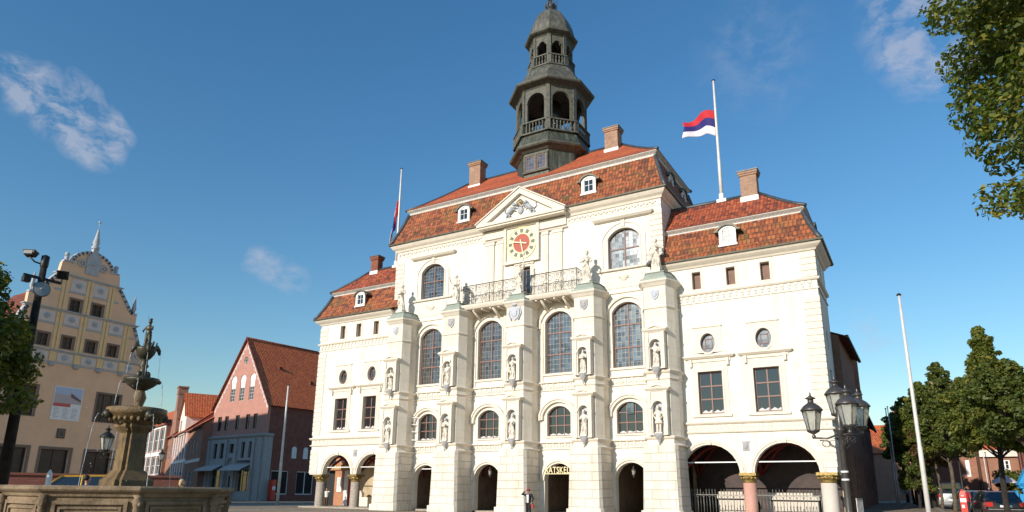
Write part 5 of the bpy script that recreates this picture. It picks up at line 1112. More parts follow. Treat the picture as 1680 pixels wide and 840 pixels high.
wplate(eb,'wall',[(-6,0),(12,0),(12,7.8),(-6,7.8)],[arch(1.2,3.4,0,2.6,1.1),(4.2,5.4,5.0,6.6),(6.2,7.4,5.0,6.6)],'redb')
for w in ((4.2,5.4,5.0,6.6),(6.2,7.4,5.0,6.6)): window(eb,*w,y=.1,fm='white',bars=(1,1))
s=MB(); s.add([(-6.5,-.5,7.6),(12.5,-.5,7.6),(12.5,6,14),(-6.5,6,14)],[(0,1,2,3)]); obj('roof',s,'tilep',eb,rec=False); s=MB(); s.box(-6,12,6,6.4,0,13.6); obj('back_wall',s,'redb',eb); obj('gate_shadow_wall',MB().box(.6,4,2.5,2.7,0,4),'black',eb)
# red brick buildings beyond the trees
def fronthouse(label,x0,x1,y,eave,ridge,zb,wall,roof,wins,gab=False,fm='white',rz=0,depth=10):
    h=thing('brick_house',label,'house',(x0,y,zb),rz); L=x1-x0
    o=[(0,-.5),(L,-.5),(L,eave),(0,eave)] if not gab else [(0,-.5),(L,-.5),(L,eave),(L/2,ridge),(0,eave)]
    wplate(h,'wall',o,wins,wall,.35)
    for w in wins: window(h,*w,y=.08,cols=2,rows=(.35,),bars=(1,2),fm=fm,fw=.12)
    s=MB()
    if gab: s.add([(-.3,-.1,eave-.3),(L/2,-.1,ridge+.15),(L/2,depth,ridge+.15),(-.3,depth,eave-.3),(L+.3,-.1,eave-.3),(L+.3,depth,eave-.3)],[(0,1,2,3),(1,4,5,2)])
    else: s.add([(-.3,-.4,eave-.1),(L+.3,-.4,eave-.1),(L+.3,depth/2,ridge),(-.3,depth/2,ridge),(-.3,depth,eave-.1),(L+.3,depth,eave-.1)],[(0,1,2,3),(3,2,5,4)])
    obj('roof',s,roof,h,rec=False); s=MB(); s.box(0,.35,.35,depth,-.5,eave); s.box(L-.35,L,.35,depth,-.5,eave); obj('side_wall',s,wall,h); return h
fronthouse('brick gable wall lit by the sun behind the row of trees',-.5,4.45,34.4,5.3,8.6,.9,'redb','tilep',[(4.0,4.35,2.6,4.2)],gab=True)
h=fronthouse('brick house with white cross window and cream eaves band right of the sunlit gable',4.5,10.5,30.6,5.0,9.4,.9,'redb','tilep',[(1.45,2.2,2.7,4.0),(4,4.8,2.7,4.0)]); obj('eaves_band',MB().box(0,6.0,-.3,.0,4.25,4.95),'wall',h)
fronthouse('dark shaded brick house with white windows at the right edge',7.0,25,27,5.6,9.5,.75,'darkb','tilep',[(1.0+k*2.2,1.8+k*2.2,3.0,4.8) for k in range(7)],rz=-PI/2,depth=8)
fronthouse('far brick house with tall chimney behind the trees',-3,6,72,8.5,13,1.6,'redb','tilep',[(2,3.2,4,6)])
s=MB(); s.box(2.1,3.6,66,67.2,1,16.6); s.box(1.9,3.8,65.8,67.4,16.6,17.3); tag(obj('brick_chimney',s,'chim'),'square pale brick chimney top rising above the tree crowns','chimney')
fronthouse('long red brick range behind the dark tree trunks',-8.8,-.5,58,6,9.5,1.3,'redb','tilep',[(2,3,2,3.6)],rz=R(20))
# ------------------------------------------------------------------ trees
def leaves(name,centres,radii,n,size,mat,parent,seed,flatk=1.0):
    rs=np.random.RandomState(seed); C_=np.array(centres); Rr=np.array(radii); w=Rr**2; w/=w.sum(); idx=rs.choice(len(C_),n,p=w)
    d=rs.normal(size=(n,3)); d/=np.linalg.norm(d,axis=1)[:,None]; rad=Rr[idx]*(.55+.5*rs.rand(n)**.6); p=C_[idx]+d*rad[:,None]*np.array([1,1,.72])
    nn=d*.6+rs.normal(size=(n,3))*.55+np.array([0,0,.45]); nn/=np.linalg.norm(nn,axis=1)[:,None]
    a=np.cross(nn,rs.normal(size=(n,3))); a/=np.linalg.norm(a,axis=1)[:,None]; b=np.cross(nn,a); s=size*(.6+.8*rs.rand(n))[:,None]
    v=np.stack([p-a*s*.5,p+b*s*.32+nn*s*.08,p+a*s*.62,p-b*s*.32+nn*s*.08],1).reshape(-1,3); f=np.arange(n*4,dtype=np.int32)
    me=bpy.data.meshes.new(name); me.vertices.add(n*4); me.vertices.foreach_set('co',v.ravel()); me.loops.add(n*4); me.loops.foreach_set('vertex_index',f); me.polygons.add(n); me.polygons.foreach_set('loop_start',np.arange(n,dtype=np.int32)*4); me.update()
    at=me.attributes.new('rnd','FLOAT','FACE'); cl=rs.rand(len(C_)); at.data.foreach_set('value',np.clip(rs.rand(n)*.7+cl[idx]*.3,0,1).astype(np.float32))
    me.materials.append(M[mat]); o=bpy.data.objects.new(name,me); link(o,parent); return o
def tree(label,loc,prof,trunk_r,n,size,mat='leaf',bark='bark',seed=1,nc=90,cr=.55,lean=(0,0),group=None,cat='tree',inner=.35,cx=0,cy=0,squash=1,wild=1.22):
    """prof: [(height, crown radius)]"""
    rd=random.Random(seed); T=thing('tree',label,cat,loc,0,group); z0,z1=prof[0][0],prof[-1][0]
    def rad(z):
        for (a,ra),(b,rb) in zip(prof[:-1],prof[1:]):
            if a<=z<=b: return ra+(rb-ra)*(z-a)/(b-a)
        return 0
    ax=lambda z:(lean[0]*z/z1+cx*min(1,z/z0),lean[1]*z/z1+cy*min(1,z/z0))
    tr=MB(); pts=[(ax(z)[0]+.06*math.sin(z*1.3+seed),ax(z)[1],z) for z in [-.4,0,.3*z0,.7*z0,z0,z0+.3*(z1-z0),z0+.65*(z1-z0),z1*.97]]; tr.tube(pts,[trunk_r*1.5,trunk_r*1.15,trunk_r,trunk_r*.9,trunk_r*.8,trunk_r*.55,trunk_r*.28,.02],10)
    obj('trunk',tr,bark,T); lm=MB(); C_=[];Q=[]
    for i in range(nc):
        t=((i+.5)/nc); z=z0+(z1-z0)*(t**.95)*.98; r=rad(z); ph=i*2.399+rd.uniform(-.5,.5); q=r*(inner+(1-inner)*rd.random()**.5)*rd.choice((1,1,.95,.75,1.0+(wild-1)*.45,wild)); x=ax(z)[0]+q*math.cos(ph); y=ax(z)[1]+q*math.sin(ph)*squash
        rr=cr*(.6+.6*rd.random())*min(1.1,.35+r/ max(.1,max(p[1] for p in prof))*.9); C_.append((x,y,z)); Q.append(rr)
        if i%2==0:
            zb=max(z0*.85,z-q*.55-.2); b=(ax(zb)[0],ax(zb)[1],zb); m=((b[0]+x)/2,(b[1]+y)/2,(zb+z)/2+.12*q); lm.tube([b,m,(x,y,z)],[trunk_r*.32,trunk_r*.2,.012],6)
    obj('limbs',lm,bark,T); leaves('crown',C_,Q,n,size,mat,T,seed); return T
P1=[(3.4,1.1),(4.2,1.9),(5.1,1.9),(6.2,1.25),(7.4,.6),(8.6,.25),(9.1,.05)]
tree('green tree with pointed crown and dark straight trunk behind the black car',(3.0,-7.6,.32),P1,.12,34000,.15,'leaf','barkd',3,210,.36,group='trees along the side street')
G_='trees along the side street'
tree('tree with broad dark crown and pointed top left of the red pillar',(1.45,6.5,.5),[(3.7,1.0),(4.6,1.8),(5.8,1.8),(7.2,1.2),(8.6,.6),(9.7,.1)],.12,24000,.17,'leafd','bark',5,180,.36,group=G_)
tree('low browning tree between the dark crown and the tall flagpole',(.8,11.5,.6),[(3.2,.7),(4.0,1.2),(5.0,1.3),(6.2,.8),(7.0,.1)],.1,12000,.18,'leafr','bark',6,100,.36,group=G_)
tree('green pointed tree just right of the tall flagpole',(.35,16.5,.7),[(4.0,.9),(5.0,1.6),(6.6,1.6),(8.4,.9),(9.7,.1)],.12,18000,.19,'leaf','barkd',8,140,.38,group=G_)
tree('green pointed tree just left of the tall flagpole',(-.85,29.5,.8),[(4.4,1.0),(5.4,1.8),(7.4,1.9),(9.0,1.0),(10.1,.2)],.12,16000,.21,'leaf','barkd',10,130,.4,group=G_)
tree('yellow-green tree at the left end of the row',(-1.9,44.5,.95),[(4.6,1.2),(5.6,2.0),(7.4,2.1),(8.8,1.1),(9.6,.3)],.13,18000,.22,'leafl','barkd',9,130,.42,group=G_)
tree('slim green tree in the middle of the row showing only its dark trunk',(-.3,23,.75),[(4.2,.8),(5.2,1.3),(6.8,1.2),(8.2,.5)],.11,9000,.2,'leafd','barkd',11,50,.5,group=G_)
tree('slim green tree near the far end with thin dark trunk',(-1.3,37,.9),[(4.4,.8),(5.4,1.4),(7.0,1.4),(8.6,.5)],.11,9000,.22,'leaf','barkd',14,50,.5,group=G_)
tree('leaning grey-barked tree at the right edge',(4.0,-13.3,.22),[(3.6,.8),(4.3,1.35),(5.2,1.4),(6.1,.8),(6.6,.2)],.11,15000,.14,'leafd','bark',12,120,.32,lean=(-.8,.2),group='trees along the side street',cx=-.15)
tree('big overhanging lime tree at the upper right corner',(6.65,-30.6,0),[(4.3,2.6),(5.4,3.9),(7.0,4.6),(9.5,4.95),(12.5,4.9),(15,3.6),(17,1.2)],.32,190000,.12,'leafl','bark',21,720,.55,inner=.35,wild=1.04)
tree('leafy tree at the left edge in front of the yellow house',(-20.2,-39.7,0),[(2.2,1.6),(3.2,2.5),(4.6,2.6),(6.0,2.2),(7.3,1.0)],.16,60000,.12,'leafl','barkd',31,340,.42,wild=1.03)
bu=thing('bush','dense green and rusty bush beside the red brick house','bush',(6.2,22,.72)); leaves('foliage',[(random.Random(i).uniform(-1.3,1.3),random.Random(i+50).uniform(-.8,.8),.5+random.Random(i+90).uniform(0,2.2)) for i in range(30)],[.55]*30,9000,.17,'leafd',bu,44); obj('stem',MB().tube([(0,0,-.2),(0,0,1.6)],.08),'barkd',bu)
hd=thing('hedge','low green hedge behind the parked cars','hedge',(4.6,18,.7)); leaves('foliage',[(-1.2+.35*i,0,.45+.25*(i%2)) for i in range(9)],[.45]*9,4000,.12,'leaf',hd,45); obj('stem',MB().box(-1.2,1.6,-.1,.1,-.2,.5),'barkd',hd)
tree('dark low tree in the shade of the street row',(-.6,15.2,.7),[(1.4,.8),(2.4,1.0),(3.6,.8),(4.2,.3)],.09,7000,.15,'leafd','barkd',13,40,.4)
# ------------------------------------------------------------------ fountain
FX,FY=-14.24,-37.17; FT=thing('fountain','weathered sandstone fountain with carved octagonal basin and tiered bronze bowls','fountain',(FX,FY,0),R(21))
def reg(r,n=8,rot=0): return [(r*math.cos(rot+2*PI*i/n),r*math.sin(rot+2*PI*i/n)) for i in range(n)]
o8=reg(2.0)
s=MB(); s.mould(o8,[(-.28,0),(.16,0),(.16,.25),(.06,.32),(-.02,.38),(-.02,1.33),(.03,1.35),(.05,1.40),(.12,1.44),(.15,1.47),(.15,1.51),(.11,1.54),(-.28,1.54)],closed=True); obj('basin',s,'fstone',FT)
s=MB()
hw=2.0*math.sin(PI/8); ap8=2.0*math.cos(PI/8)
for i in range(8):
    s.xf=Matrix.Rotation(PI/8+PI/4*i+PI/2,4,'Z')@Matrix.Translation((0,-ap8,0))
    s.plate(rect(-hw+.15,hw-.15,.45,1.27),[rect(-hw+.21,hw-.21,.51,1.21)],-.035,.03); s.plate(rect(-hw+.25,hw-.25,.55,1.17),[rect(-hw+.29,hw-.29,.59,1.13)],-.02,.03)
obj('panel_frame',s,'fstone',FT)
s=MB()
for i in range(8):
    c=(2.02*math.cos(PI/4*i),2.02*math.sin(PI/4*i)); s.lathe([(.0,.36),(.09,.36),(.09,.46),(.06,.5),(.065,.8),(.05,1.08),(.07,1.11),(.05,1.15),(.075,1.2),(.09,1.26),(.06,1.32),(.09,1.38),(0,1.38)],(c[0],c[1],0),10)
    for k in (-1,1): s.ball((c[0]*1.02+k*.04,c[1]*1.02,1.22),(.035,.035,.045),6,5)
obj('corner_baluster',s,'fstone',FT)
obj('basin_water',MB().prism(reg(1.74),1.2,1.25),'pool',FT)
FT2=Matrix.Rotation(R(-24),4,'Z')
s=MB(); s.xf=FT2
def sqp(a,c): return [(-a,-a+c),(-a+c,-a+c),(-a+c,-a),(a-c,-a),(a-c,-a+c),(a,-a+c),(a,a-c),(a-c,a-c),(a-c,a),(-a+c,a),(-a+c,a-c),(-a,a-c)]
s.prism(sqp(.40,.09),1.1,1.66); s.prism(sqp(.40,.09),1.66,1.76,sqp(.32,.08)); s.prism(sqp(.32,.08),1.76,1.86,sqp(.25,.07)); s.prism(sqp(.235,.075),1.86,2.62,sqp(.215,.07)); s.prism(sqp(.215,.07),2.62,2.74,sqp(.31,.08)); s.prism(sqp(.31,.08),2.74,2.80); col=obj('pillar',s,'fwet',FT)
s=MB(); s.lathe([(0,2.78),(.32,2.78),(.38,2.84),(.47,2.92),(.55,3.0),(.58,3.03),(.58,3.13),(.52,3.15),(.47,3.08),(0,3.04)],(0,0,0),32)
for i in range(24): t=2*PI*i/24; s.ball((.47*math.cos(t),.47*math.sin(t),2.9),(.045,.045,.06),6,5)
bw1=obj('lower_bowl',s,'fwet',FT)
s=MB()
for i in range(4):
    t=PI/4+PI/2*i+.3; cx_,cy_=math.cos(t),math.sin(t); s.ball((.58*cx_,.58*cy_,2.98),(.09,.09,.1),10,8); s.ball((.65*cx_,.65*cy_,2.95),.045,8,6); s.tube([(.66*cx_,.66*cy_,2.96),(.74*cx_,.74*cy_,2.97)],.018,6)
obj('spout_head',s,'bronze',bw1)
s=MB(); s.lathe([(0,3.05),(.14,3.05),(.12,3.12),(.09,3.2),(.12,3.3),(.14,3.38),(.1,3.5),(.08,3.56),(0,3.56)],(0,0,0),16); obj('stem',s,'fwet',FT)
s=MB(); s.lathe([(0,3.52),(.12,3.54),(.24,3.62),(.33,3.7),(.35,3.74),(.345,3.79),(.3,3.79),(.24,3.72),(0,3.7)],(0,0,0),28)
for i in range(4): t=PI/2*i+.5; s.ball((.34*math.cos(t),.34*math.sin(t),3.72),.045,8,6)
obj('middle_bowl',s,'bronze',FT)
s=MB(); s.lathe([(0,3.72),(.1,3.72),(.13,3.82),(.1,3.9),(.06,4.0),(.1,4.06),(.065,4.12),(.07,4.2),(.14,4.3),(.0,4.34)],(0,0,0),14)
for i in range(3): t=2*PI*i/3+.4; s.ball((.1*math.cos(t),.1*math.sin(t),3.86),(.06,.06,.09),8,6)
s.lathe([(0,4.2),(.1,4.22),(.17,4.32),(.2,4.42),(.2,4.47),(.15,4.47),(0,4.42)],(0,0,0),20); up=obj('upper_bowl',s,'bronze',FT)
s=MB()
for i in range(4):
    t=PI/2*i+.8; cx_,cy_=math.cos(t),math.sin(t); s.tube([(.13*cx_,.13*cy_,4.46),(.2*cx_,.2*cy_,4.5),(.25*cx_,.25*cy_,4.42),(.27*cx_,.27*cy_,4.33)],[.045,.055,.045,.025],8); s.tube([(.18*cx_,.18*cy_,4.52),(.19*cx_,.19*cy_,4.6)],.015,5)
obj('animal_head',s,'bronze',up)
s=MB()
for sg in (-1,1): s.tube([(sg*.04,sg*.03,4.46),(sg*.045,0,4.6),(sg*.03,0,4.76)],[.03,.035,.045],8)
s.ball((0,0,4.8),(.07,.055,.08),10,8); s.ball((0,-.01,4.9),(.075,.05,.08),10,8); s.tube([(-.07,0,4.94),(-.13,-.03,4.84),(-.06,-.09,4.8)],[.025,.02,.018],6); s.tube([(.07,0,4.94),(.12,-.05,4.86),(.02,-.1,4.86)],[.025,.02,.018],6)
s.tube([(0,0,4.94),(.01,0,5.0)],.025,6); s.ball((.01,-.01,5.05),(.042,.045,.055),10,8); s.tube([(.01,.0,5.1),(.0,0,5.13)],[.05,.01],8); s.tube([(-.02,-.02,5.08),(-.1,.02,5.2)],.008,5); s.tube([(.08,.05,4.5),(.12,.05,4.62)],[.04,.02],6)
remesh('crowning_figure',s,.011,'bronze',FT,1)
s=MB()
def jet(x0,y0,z0,vx,vy,zend,r=.008):
    pts=[];t=0
    while True:
        z=z0+.25*t-4.9*t*t
        if z<zend or t>1.2: break
        pts.append((x0+vx*t+.004*math.sin(60*t),y0+vy*t,z)); t+=.035
    s.tube(pts,[r*(1+.5*math.sin(i*1.7)) for i in range(len(pts))],5)
for i in range(4):
    t=PI/2*i+.8; jet(.27*math.cos(t),.27*math.sin(t),4.33,.12*math.cos(t),.12*math.sin(t),3.78,.004)
    t=PI/2*i+.5; jet(.38*math.cos(t),.38*math.sin(t),3.72,.2*math.cos(t),.2*math.sin(t),3.12,.006)
    t=PI/4+PI/2*i+.3; jet(.74*math.cos(t),.74*math.sin(t),2.97,.28*math.cos(t),.28*math.sin(t),1.25,.005)
rd=random.Random(5)
for i in range(70): s.ball((rd.uniform(-1,1),rd.uniform(-1,1),rd.uniform(1.4,3.6)),rd.uniform(.005,.011),5,4)
obj('water_jets',s,'water',FT)
# ------------------------------------------------------------------ lanterns
def lantern(root,x,y,z,k=1,name='lantern',metal='lampm'):
    """six-sided street lantern; z = underside of the glass"""
    s=MB(); s.lathe([(0,-.16),(.03,-.16),(.05,-.1),(.02,-.06),(.13,0),(.15,.02),(.15,.05),(0,.05)],(x,y,z),6); L_=[]
    for i in range(6):
        t=2*PI*i/6; s.tube([(x+.14*k*math.cos(t),y+.14*k*math.sin(t),z+.03),(x+.245*k*math.cos(t),y+.245*k*math.sin(t),z+.56*k)],.012*k,4)
    s.lathe([(.25*k,.55*k),(.28*k,.55*k),(.28*k,.58*k),(.2*k,.68*k),(.09*k,.76*k),(.075*k,.76*k),(.075*k,.86*k),(.13*k,.87*k),(.13*k,.89*k),(.05*k,.93*k),(.02*k,.97*k),(.03*k,1.0*k),(0,1.06*k)],(x,y,z),12); h=obj(name,s,metal,root)
    s=MB(); s.lathe([(.135*k,.04),(.235*k,.55*k)],(x,y,z),6,smooth=False); obj('glass',s,'lampg',h,rec=False); s=MB(); s.ball((x,y,z+.2*k),(.035,.035,.07),8,6); s.tube([(x,y,z+.02),(x,y,z+.14)],.02,6); obj('bulb',s,'white',h); return h
LM=thing('street_lamp','cast iron candelabra street lamp with four lanterns before the right corner column','street lamp',(-1.6,-27.57,0))
s=MB(); s.lathe([(.2,0),(.2,.35),(.12,.45),(.09,.9),(.075,1.1),(.06,3.0),(.09,3.02),(.09,3.06),(.05,3.1),(.05,3.5),(.07,3.55),(.04,3.62),(0,3.7)],(0,0,0),16); obj('post',s,'lampm',LM)
s=MB()
for z in (1.86,2.04): s.lathe([(.07,0),(.085,0),(.085,.045),(.07,.045)],(0,0,z),16)
obj('reflective_ring',s,'white',LM)
s=MB(); hds=[(-.58,-.06,3.0),(-.05,.36,3.42),(.25,-.58,3.05),(.42,.5,3.1)]
for x,y,z in hds:
    s.tube([(0,0,2.95),(x*.5,y*.5,z-.16),(x,y,z-.14)],.022,6); s.tube([(0,0,2.62),(x*.25,y*.25,2.62),(x*.5,y*.5,2.78),(x*.8,y*.8,z-.2)],.014,5)
    for q in (.3,.55): s.tube([(x*q+.09*math.cos(a)*x/ math.hypot(x,y),y*q+.09*math.cos(a)*y/math.hypot(x,y),z-.28+.08*math.sin(a)) for a in [2*PI*k/10 for k in range(11)]],.01,4)
obj('bracket',s,'lampm',LM)
for x,y,z in hds: lantern(LM,x,y,z,.92)
def smalllamp(label,x,y,z,h,heads,k=.85):
    T=thing('street_lamp',label,'street lamp',(x,y,z)); s=MB(); s.lathe([(.14,0),(.14,.4),(.07,.6),(.05,h-.5),(.07,h-.45),(.0,h-.3)],(0,0,0),12); obj('post',s,'iron',T); s=MB()
    for a,b in heads: s.tube([(0,0,h-.75),(a*.5,b*.5,h-.8),(a,b,h-.62)],.02,6)
    obj('bracket',s,'iron',T)
    for a,b in heads: lantern(T,a,b,h-.5,k,metal='iron')
smalllamp('black lamp post with two lanterns between the fountain and the yellow house',-24.35,-31.7,0,3.25,[(-.1,-.42),(.12,.3)])
smalllamp('lamp post with two lanterns above the red pillar',1.95,6.4,.5,4.3,[(-.35,0),(.35,0)])
smalllamp('small dark lamp post in front of the white framed houses',-50.7,-13.4,0,4.1,[(.01,.01)],.9)
for i,(bx,z) in enumerate(((BX[1],3.15),(BX[3],3.12))):
    T=thing('hanging_lantern',('iron lantern hanging in the second doorway arch','iron lantern hanging in the rightmost central doorway arch')[i],'lantern',(bx,.35,z-.35)); lantern(T,0,0,0,.62,name='housing'); obj('chain',MB().tube([(0,0,.6),(0,0,.95)],.012,5),'iron',T)
# gilded restaurant sign
SG=thing('gilded_sign','gilded RATSKELLER letters on a bar across a central doorway arch','sign',(-23.58,-1.15,2.9)); obj('bar',MB().box(-.1,2.85,-.02,.03,-.07,-.02),'goldpaint',SG)
textobj('letters','RATSKELLER',.64,.025,'goldpaint',SG,(0,0,0),width=2.75); obj('bracket',MB().box(.05,.1,0,1.16,-.07,-.03).box(2.7,2.75,0,1.16,-.07,-.03),'iron',SG)
# mast with floodlights
MS=thing('floodlight_mast','tall dark mast carrying floodlights and a round reflector lamp','mast',(-20.24,-36.88,0)); s=MB(); s.tube([(0,0,-.1),(0,0,4),(0,0,7.6)],[.15,.12,.075],14); obj('mast',s,'barkd',MS)
s=MB(); s.lathe([(.075,7.35),(.1,7.4),(.1,7.7),(.0,7.75)],(0,0,0),12); s.tube([(0,0,7.45),(-.1,-.2,7.5),(-.16,-.32,7.62)],.025,6); s.box(-.035,.035,-.45,.5,7.02,7.09); s.tube([(0,-.4,7.06),(0,.5,7.06),(0,.5,7.22)],.025,6); s.box(-.08,.08,-.45,-.28,6.87,7.02); obj('crossarm',s,'iron',MS)
s=MB(); s.xf=Matrix.Translation((-.16,-.32,7.7))@Matrix.Rotation(R(35),4,'Z')@Matrix.Rotation(R(-12),4,'X')@Matrix.Scale(.45,4); s.prism([(-.26,-.2),(.26,-.2),(.26,.2),(-.26,.2)],-.13,.14,[(-.34,-.24),(.34,-.24),(.34,.24),(-.34,.24)]); s.box(-.36,.36,-.26,.26,.14,.19); f_=obj('floodlight',s,'iron',MS); s2=MB(); s2.xf=s.xf; s2.box(-.24,.24,-.26,-.19,-.1,.12); obj('lens',s2,'lampg',f_)
s=MB(); s.xf=Matrix.Translation((.05,.5,7.3))@Matrix.Rotation(R(60),4,'Z')@Matrix.Rotation(R(20),4,'X')@Matrix.Scale(.7,4); s.box(-.13,.13,-.1,.1,-.13,.13); s.plate(rect(-.2,.2,-.17,.17),[rect(-.13,.13,-.12,.12)],-.22,-.1); obj('floodlight',s,'iron',MS)
s=MB(); s.xf=Matrix.Translation((.14,-.02,6.72))@Matrix.Rotation(R(75),4,'Z')@Matrix.Rotation(R(82),4,'X')@Matrix.Scale(.85,4); s.lathe([(0,-.32),(.1,-.3),(.16,-.2),(.24,-.02),(.26,.02),(.24,.04)],(0,0,0),24); f_=obj('reflector_lamp',s,'lampm',MS); s2=MB(); s2.xf=s.xf; s2.lathe([(0,.05),(.12,.045),(.24,.03)],(0,0,0),24); s2.lathe([(0,.07),(.03,.06),(.03,.04)],(0,0,0),8); obj('lens',s2,plain('frosted_reflector',(.30,.33,.33),.4,.1,6),f_,rec=False)
# white post
s=MB(); s.lathe([(.062,0),(.062,1.78),(.05,1.84),(.02,1.90),(0,1.92)],(0,0,0),14); tag(obj('bollard',s,'white',loc=(-18.03,-36.85,0)),'white round-topped post behind the left part of the fountain basin','post')
# ------------------------------------------------------------------ flagpoles and flags
def pole(label,x,y,z,h,r,cap=True,mt='alu',group=None):
    T=thing('flagpole',label,'flagpole',(x,y,z),0,group); s=MB(); s.tube([(0,0,-.3),(0,0,h*.35),(0,0,h*.36),(0,0,h*.7),(0,0,h)],[r*1.15,r*1.05,r*.9,r*.8,r*.55],12); obj('pole',s,mt,T)
    s=MB(); s.lathe([(0,0),(r*1.1,0),(r*1.1,.04),(0,.1)],(0,0,h),10); obj('cap',s,'iron',T); return T
pole('tall bare flagpole right of the town hall, topping the trees',-.03,-17.5,gz(0,-17.5),8.75-gz(0,-17.5),.075)
pole('bare flagpole on the square left of the town hall',-57.1,3.8,0,12.3,.14)
pole('left one of the two distant bare flagpoles in the side street',-2.5,29.5,.5,9.3,.085,group='distant pair of flagpoles'); pole('right one of the two distant bare flagpoles in the side street',-2.25,27.2,.5,9.2,.07,group='distant pair of flagpoles')
pole('thin white pole before the brick house',4.74,29.3,.9,5.0,.05)
pole('flagpole on the roof ridge of the right wing',-10.57,2.5,22.5,10.45,.12); pole('flagpole on the roof ridge of the left wing',-41.95,2.5,22.5,10.7,.12)
for x in (-10.57,-41.95): obj('foot',MB().box(x-.35,x+.35,2.3,2.7,22.6,22.85).box(x-.15,x+.15,2.35,2.65,22.8,23.3),'trimwhite',H)
def flag(label,fn,loc):
    s=MB(); nu,nv=26,15; v=[fn(i/nu,j/nv) for j in range(nv+1) for i in range(nu+1)]
    for j in range(nv):
        s.cm=0 if j<nv/3 else (1 if j<2*nv/3 else 2)
        s.add([v[j*(nu+1)+i+a+b*(nu+1)] for i in range(nu) for a,b in ((0,0),(1,0),(1,1),(0,1))],[(4*i,4*i+1,4*i+2,4*i+3) for i in range(nu)],True)
    o=obj('flag',s,None,None,mats=['red','navy','fwhite'],rec=False,loc=loc); m=o.modifiers.new('t','SOLIDIFY'); m.thickness=.012
    bm=bmesh.new(); bm.from_mesh(o.data); bmesh.ops.remove_doubles(bm,verts=bm.verts,dist=1e-4); bm.to_mesh(o.data); bm.free(); return tag(o,label,'flag')
def fr_(u,v):
    sag=.55*u*u; return (-2.45*u-.05+.12*math.sin(v*4)*u,-.35*math.sin(u*7+v*1.5)*u**.6,-v*(1.55+.25*(1-u))-sag*.55+.32*math.sin(u*5.5)*.5*(1-v)+ (v*-.9*max(0,.28-u)*1.6))
flag('red, blue and white flag blowing at half mast over the right wing',fr_,(-10.62,2.5,30.35))
def fl_(u,v):
    w=.30+.12*u; z=-u*3.6-v*1.5; return (-.06-.42*v*.9-.38*u*(.5+v)+.10*math.sin(v*9+u*5)*w,.16*math.sin(v*14+u*4),z*(.72+.5*v*.55))
flag('red, blue and white flag hanging limp at half mast over the left wing',fl_,(-41.98,2.5,30.0))
# ------------------------------------------------------------------ iron fence in the right arches
def fence(label,x0,x1,group=None):
    T=thing('iron_fence',label,'fence',((x0+x1)/2,.05,.14)); L=(x1-x0)/2; s=MB()
    for z in (.12,1.38): s.box(-L,L,-.018,.018,z,z+.035)
    n=int((x1-x0)/.19)
    for i in range(n+1):
        x=-L+2*L*i/n; ev=i%5==4; s.tube([(x,0,.05),(x,0,1.5)],.022 if ev else .012,5)
        if not ev: s.lathe([(.012,1.42),(.03,1.5),(.028,1.54),(.012,1.6),(.045,1.62),(0,1.78)],(x,0,0),6)
        else: s.ball((x,0,1.53),.04,6,5)
        if i%2==0 and i<n: s.tube([(x+.19-.17*math.cos(a),0,1.2+.17*math.sin(a)) for a in [PI*k/8 for k in range(9)]],.013,5); s.tube([(x+.02,0,1.2),(x+.02,0,.1)],.01,5)
    obj('railing_bars',s,'irong',T)
fence('spiked iron fence in the arch beside the rightmost pier',-13.3,-10.05); fence('spiked iron fence between the pink and the pale column',-9.2,-5.5)
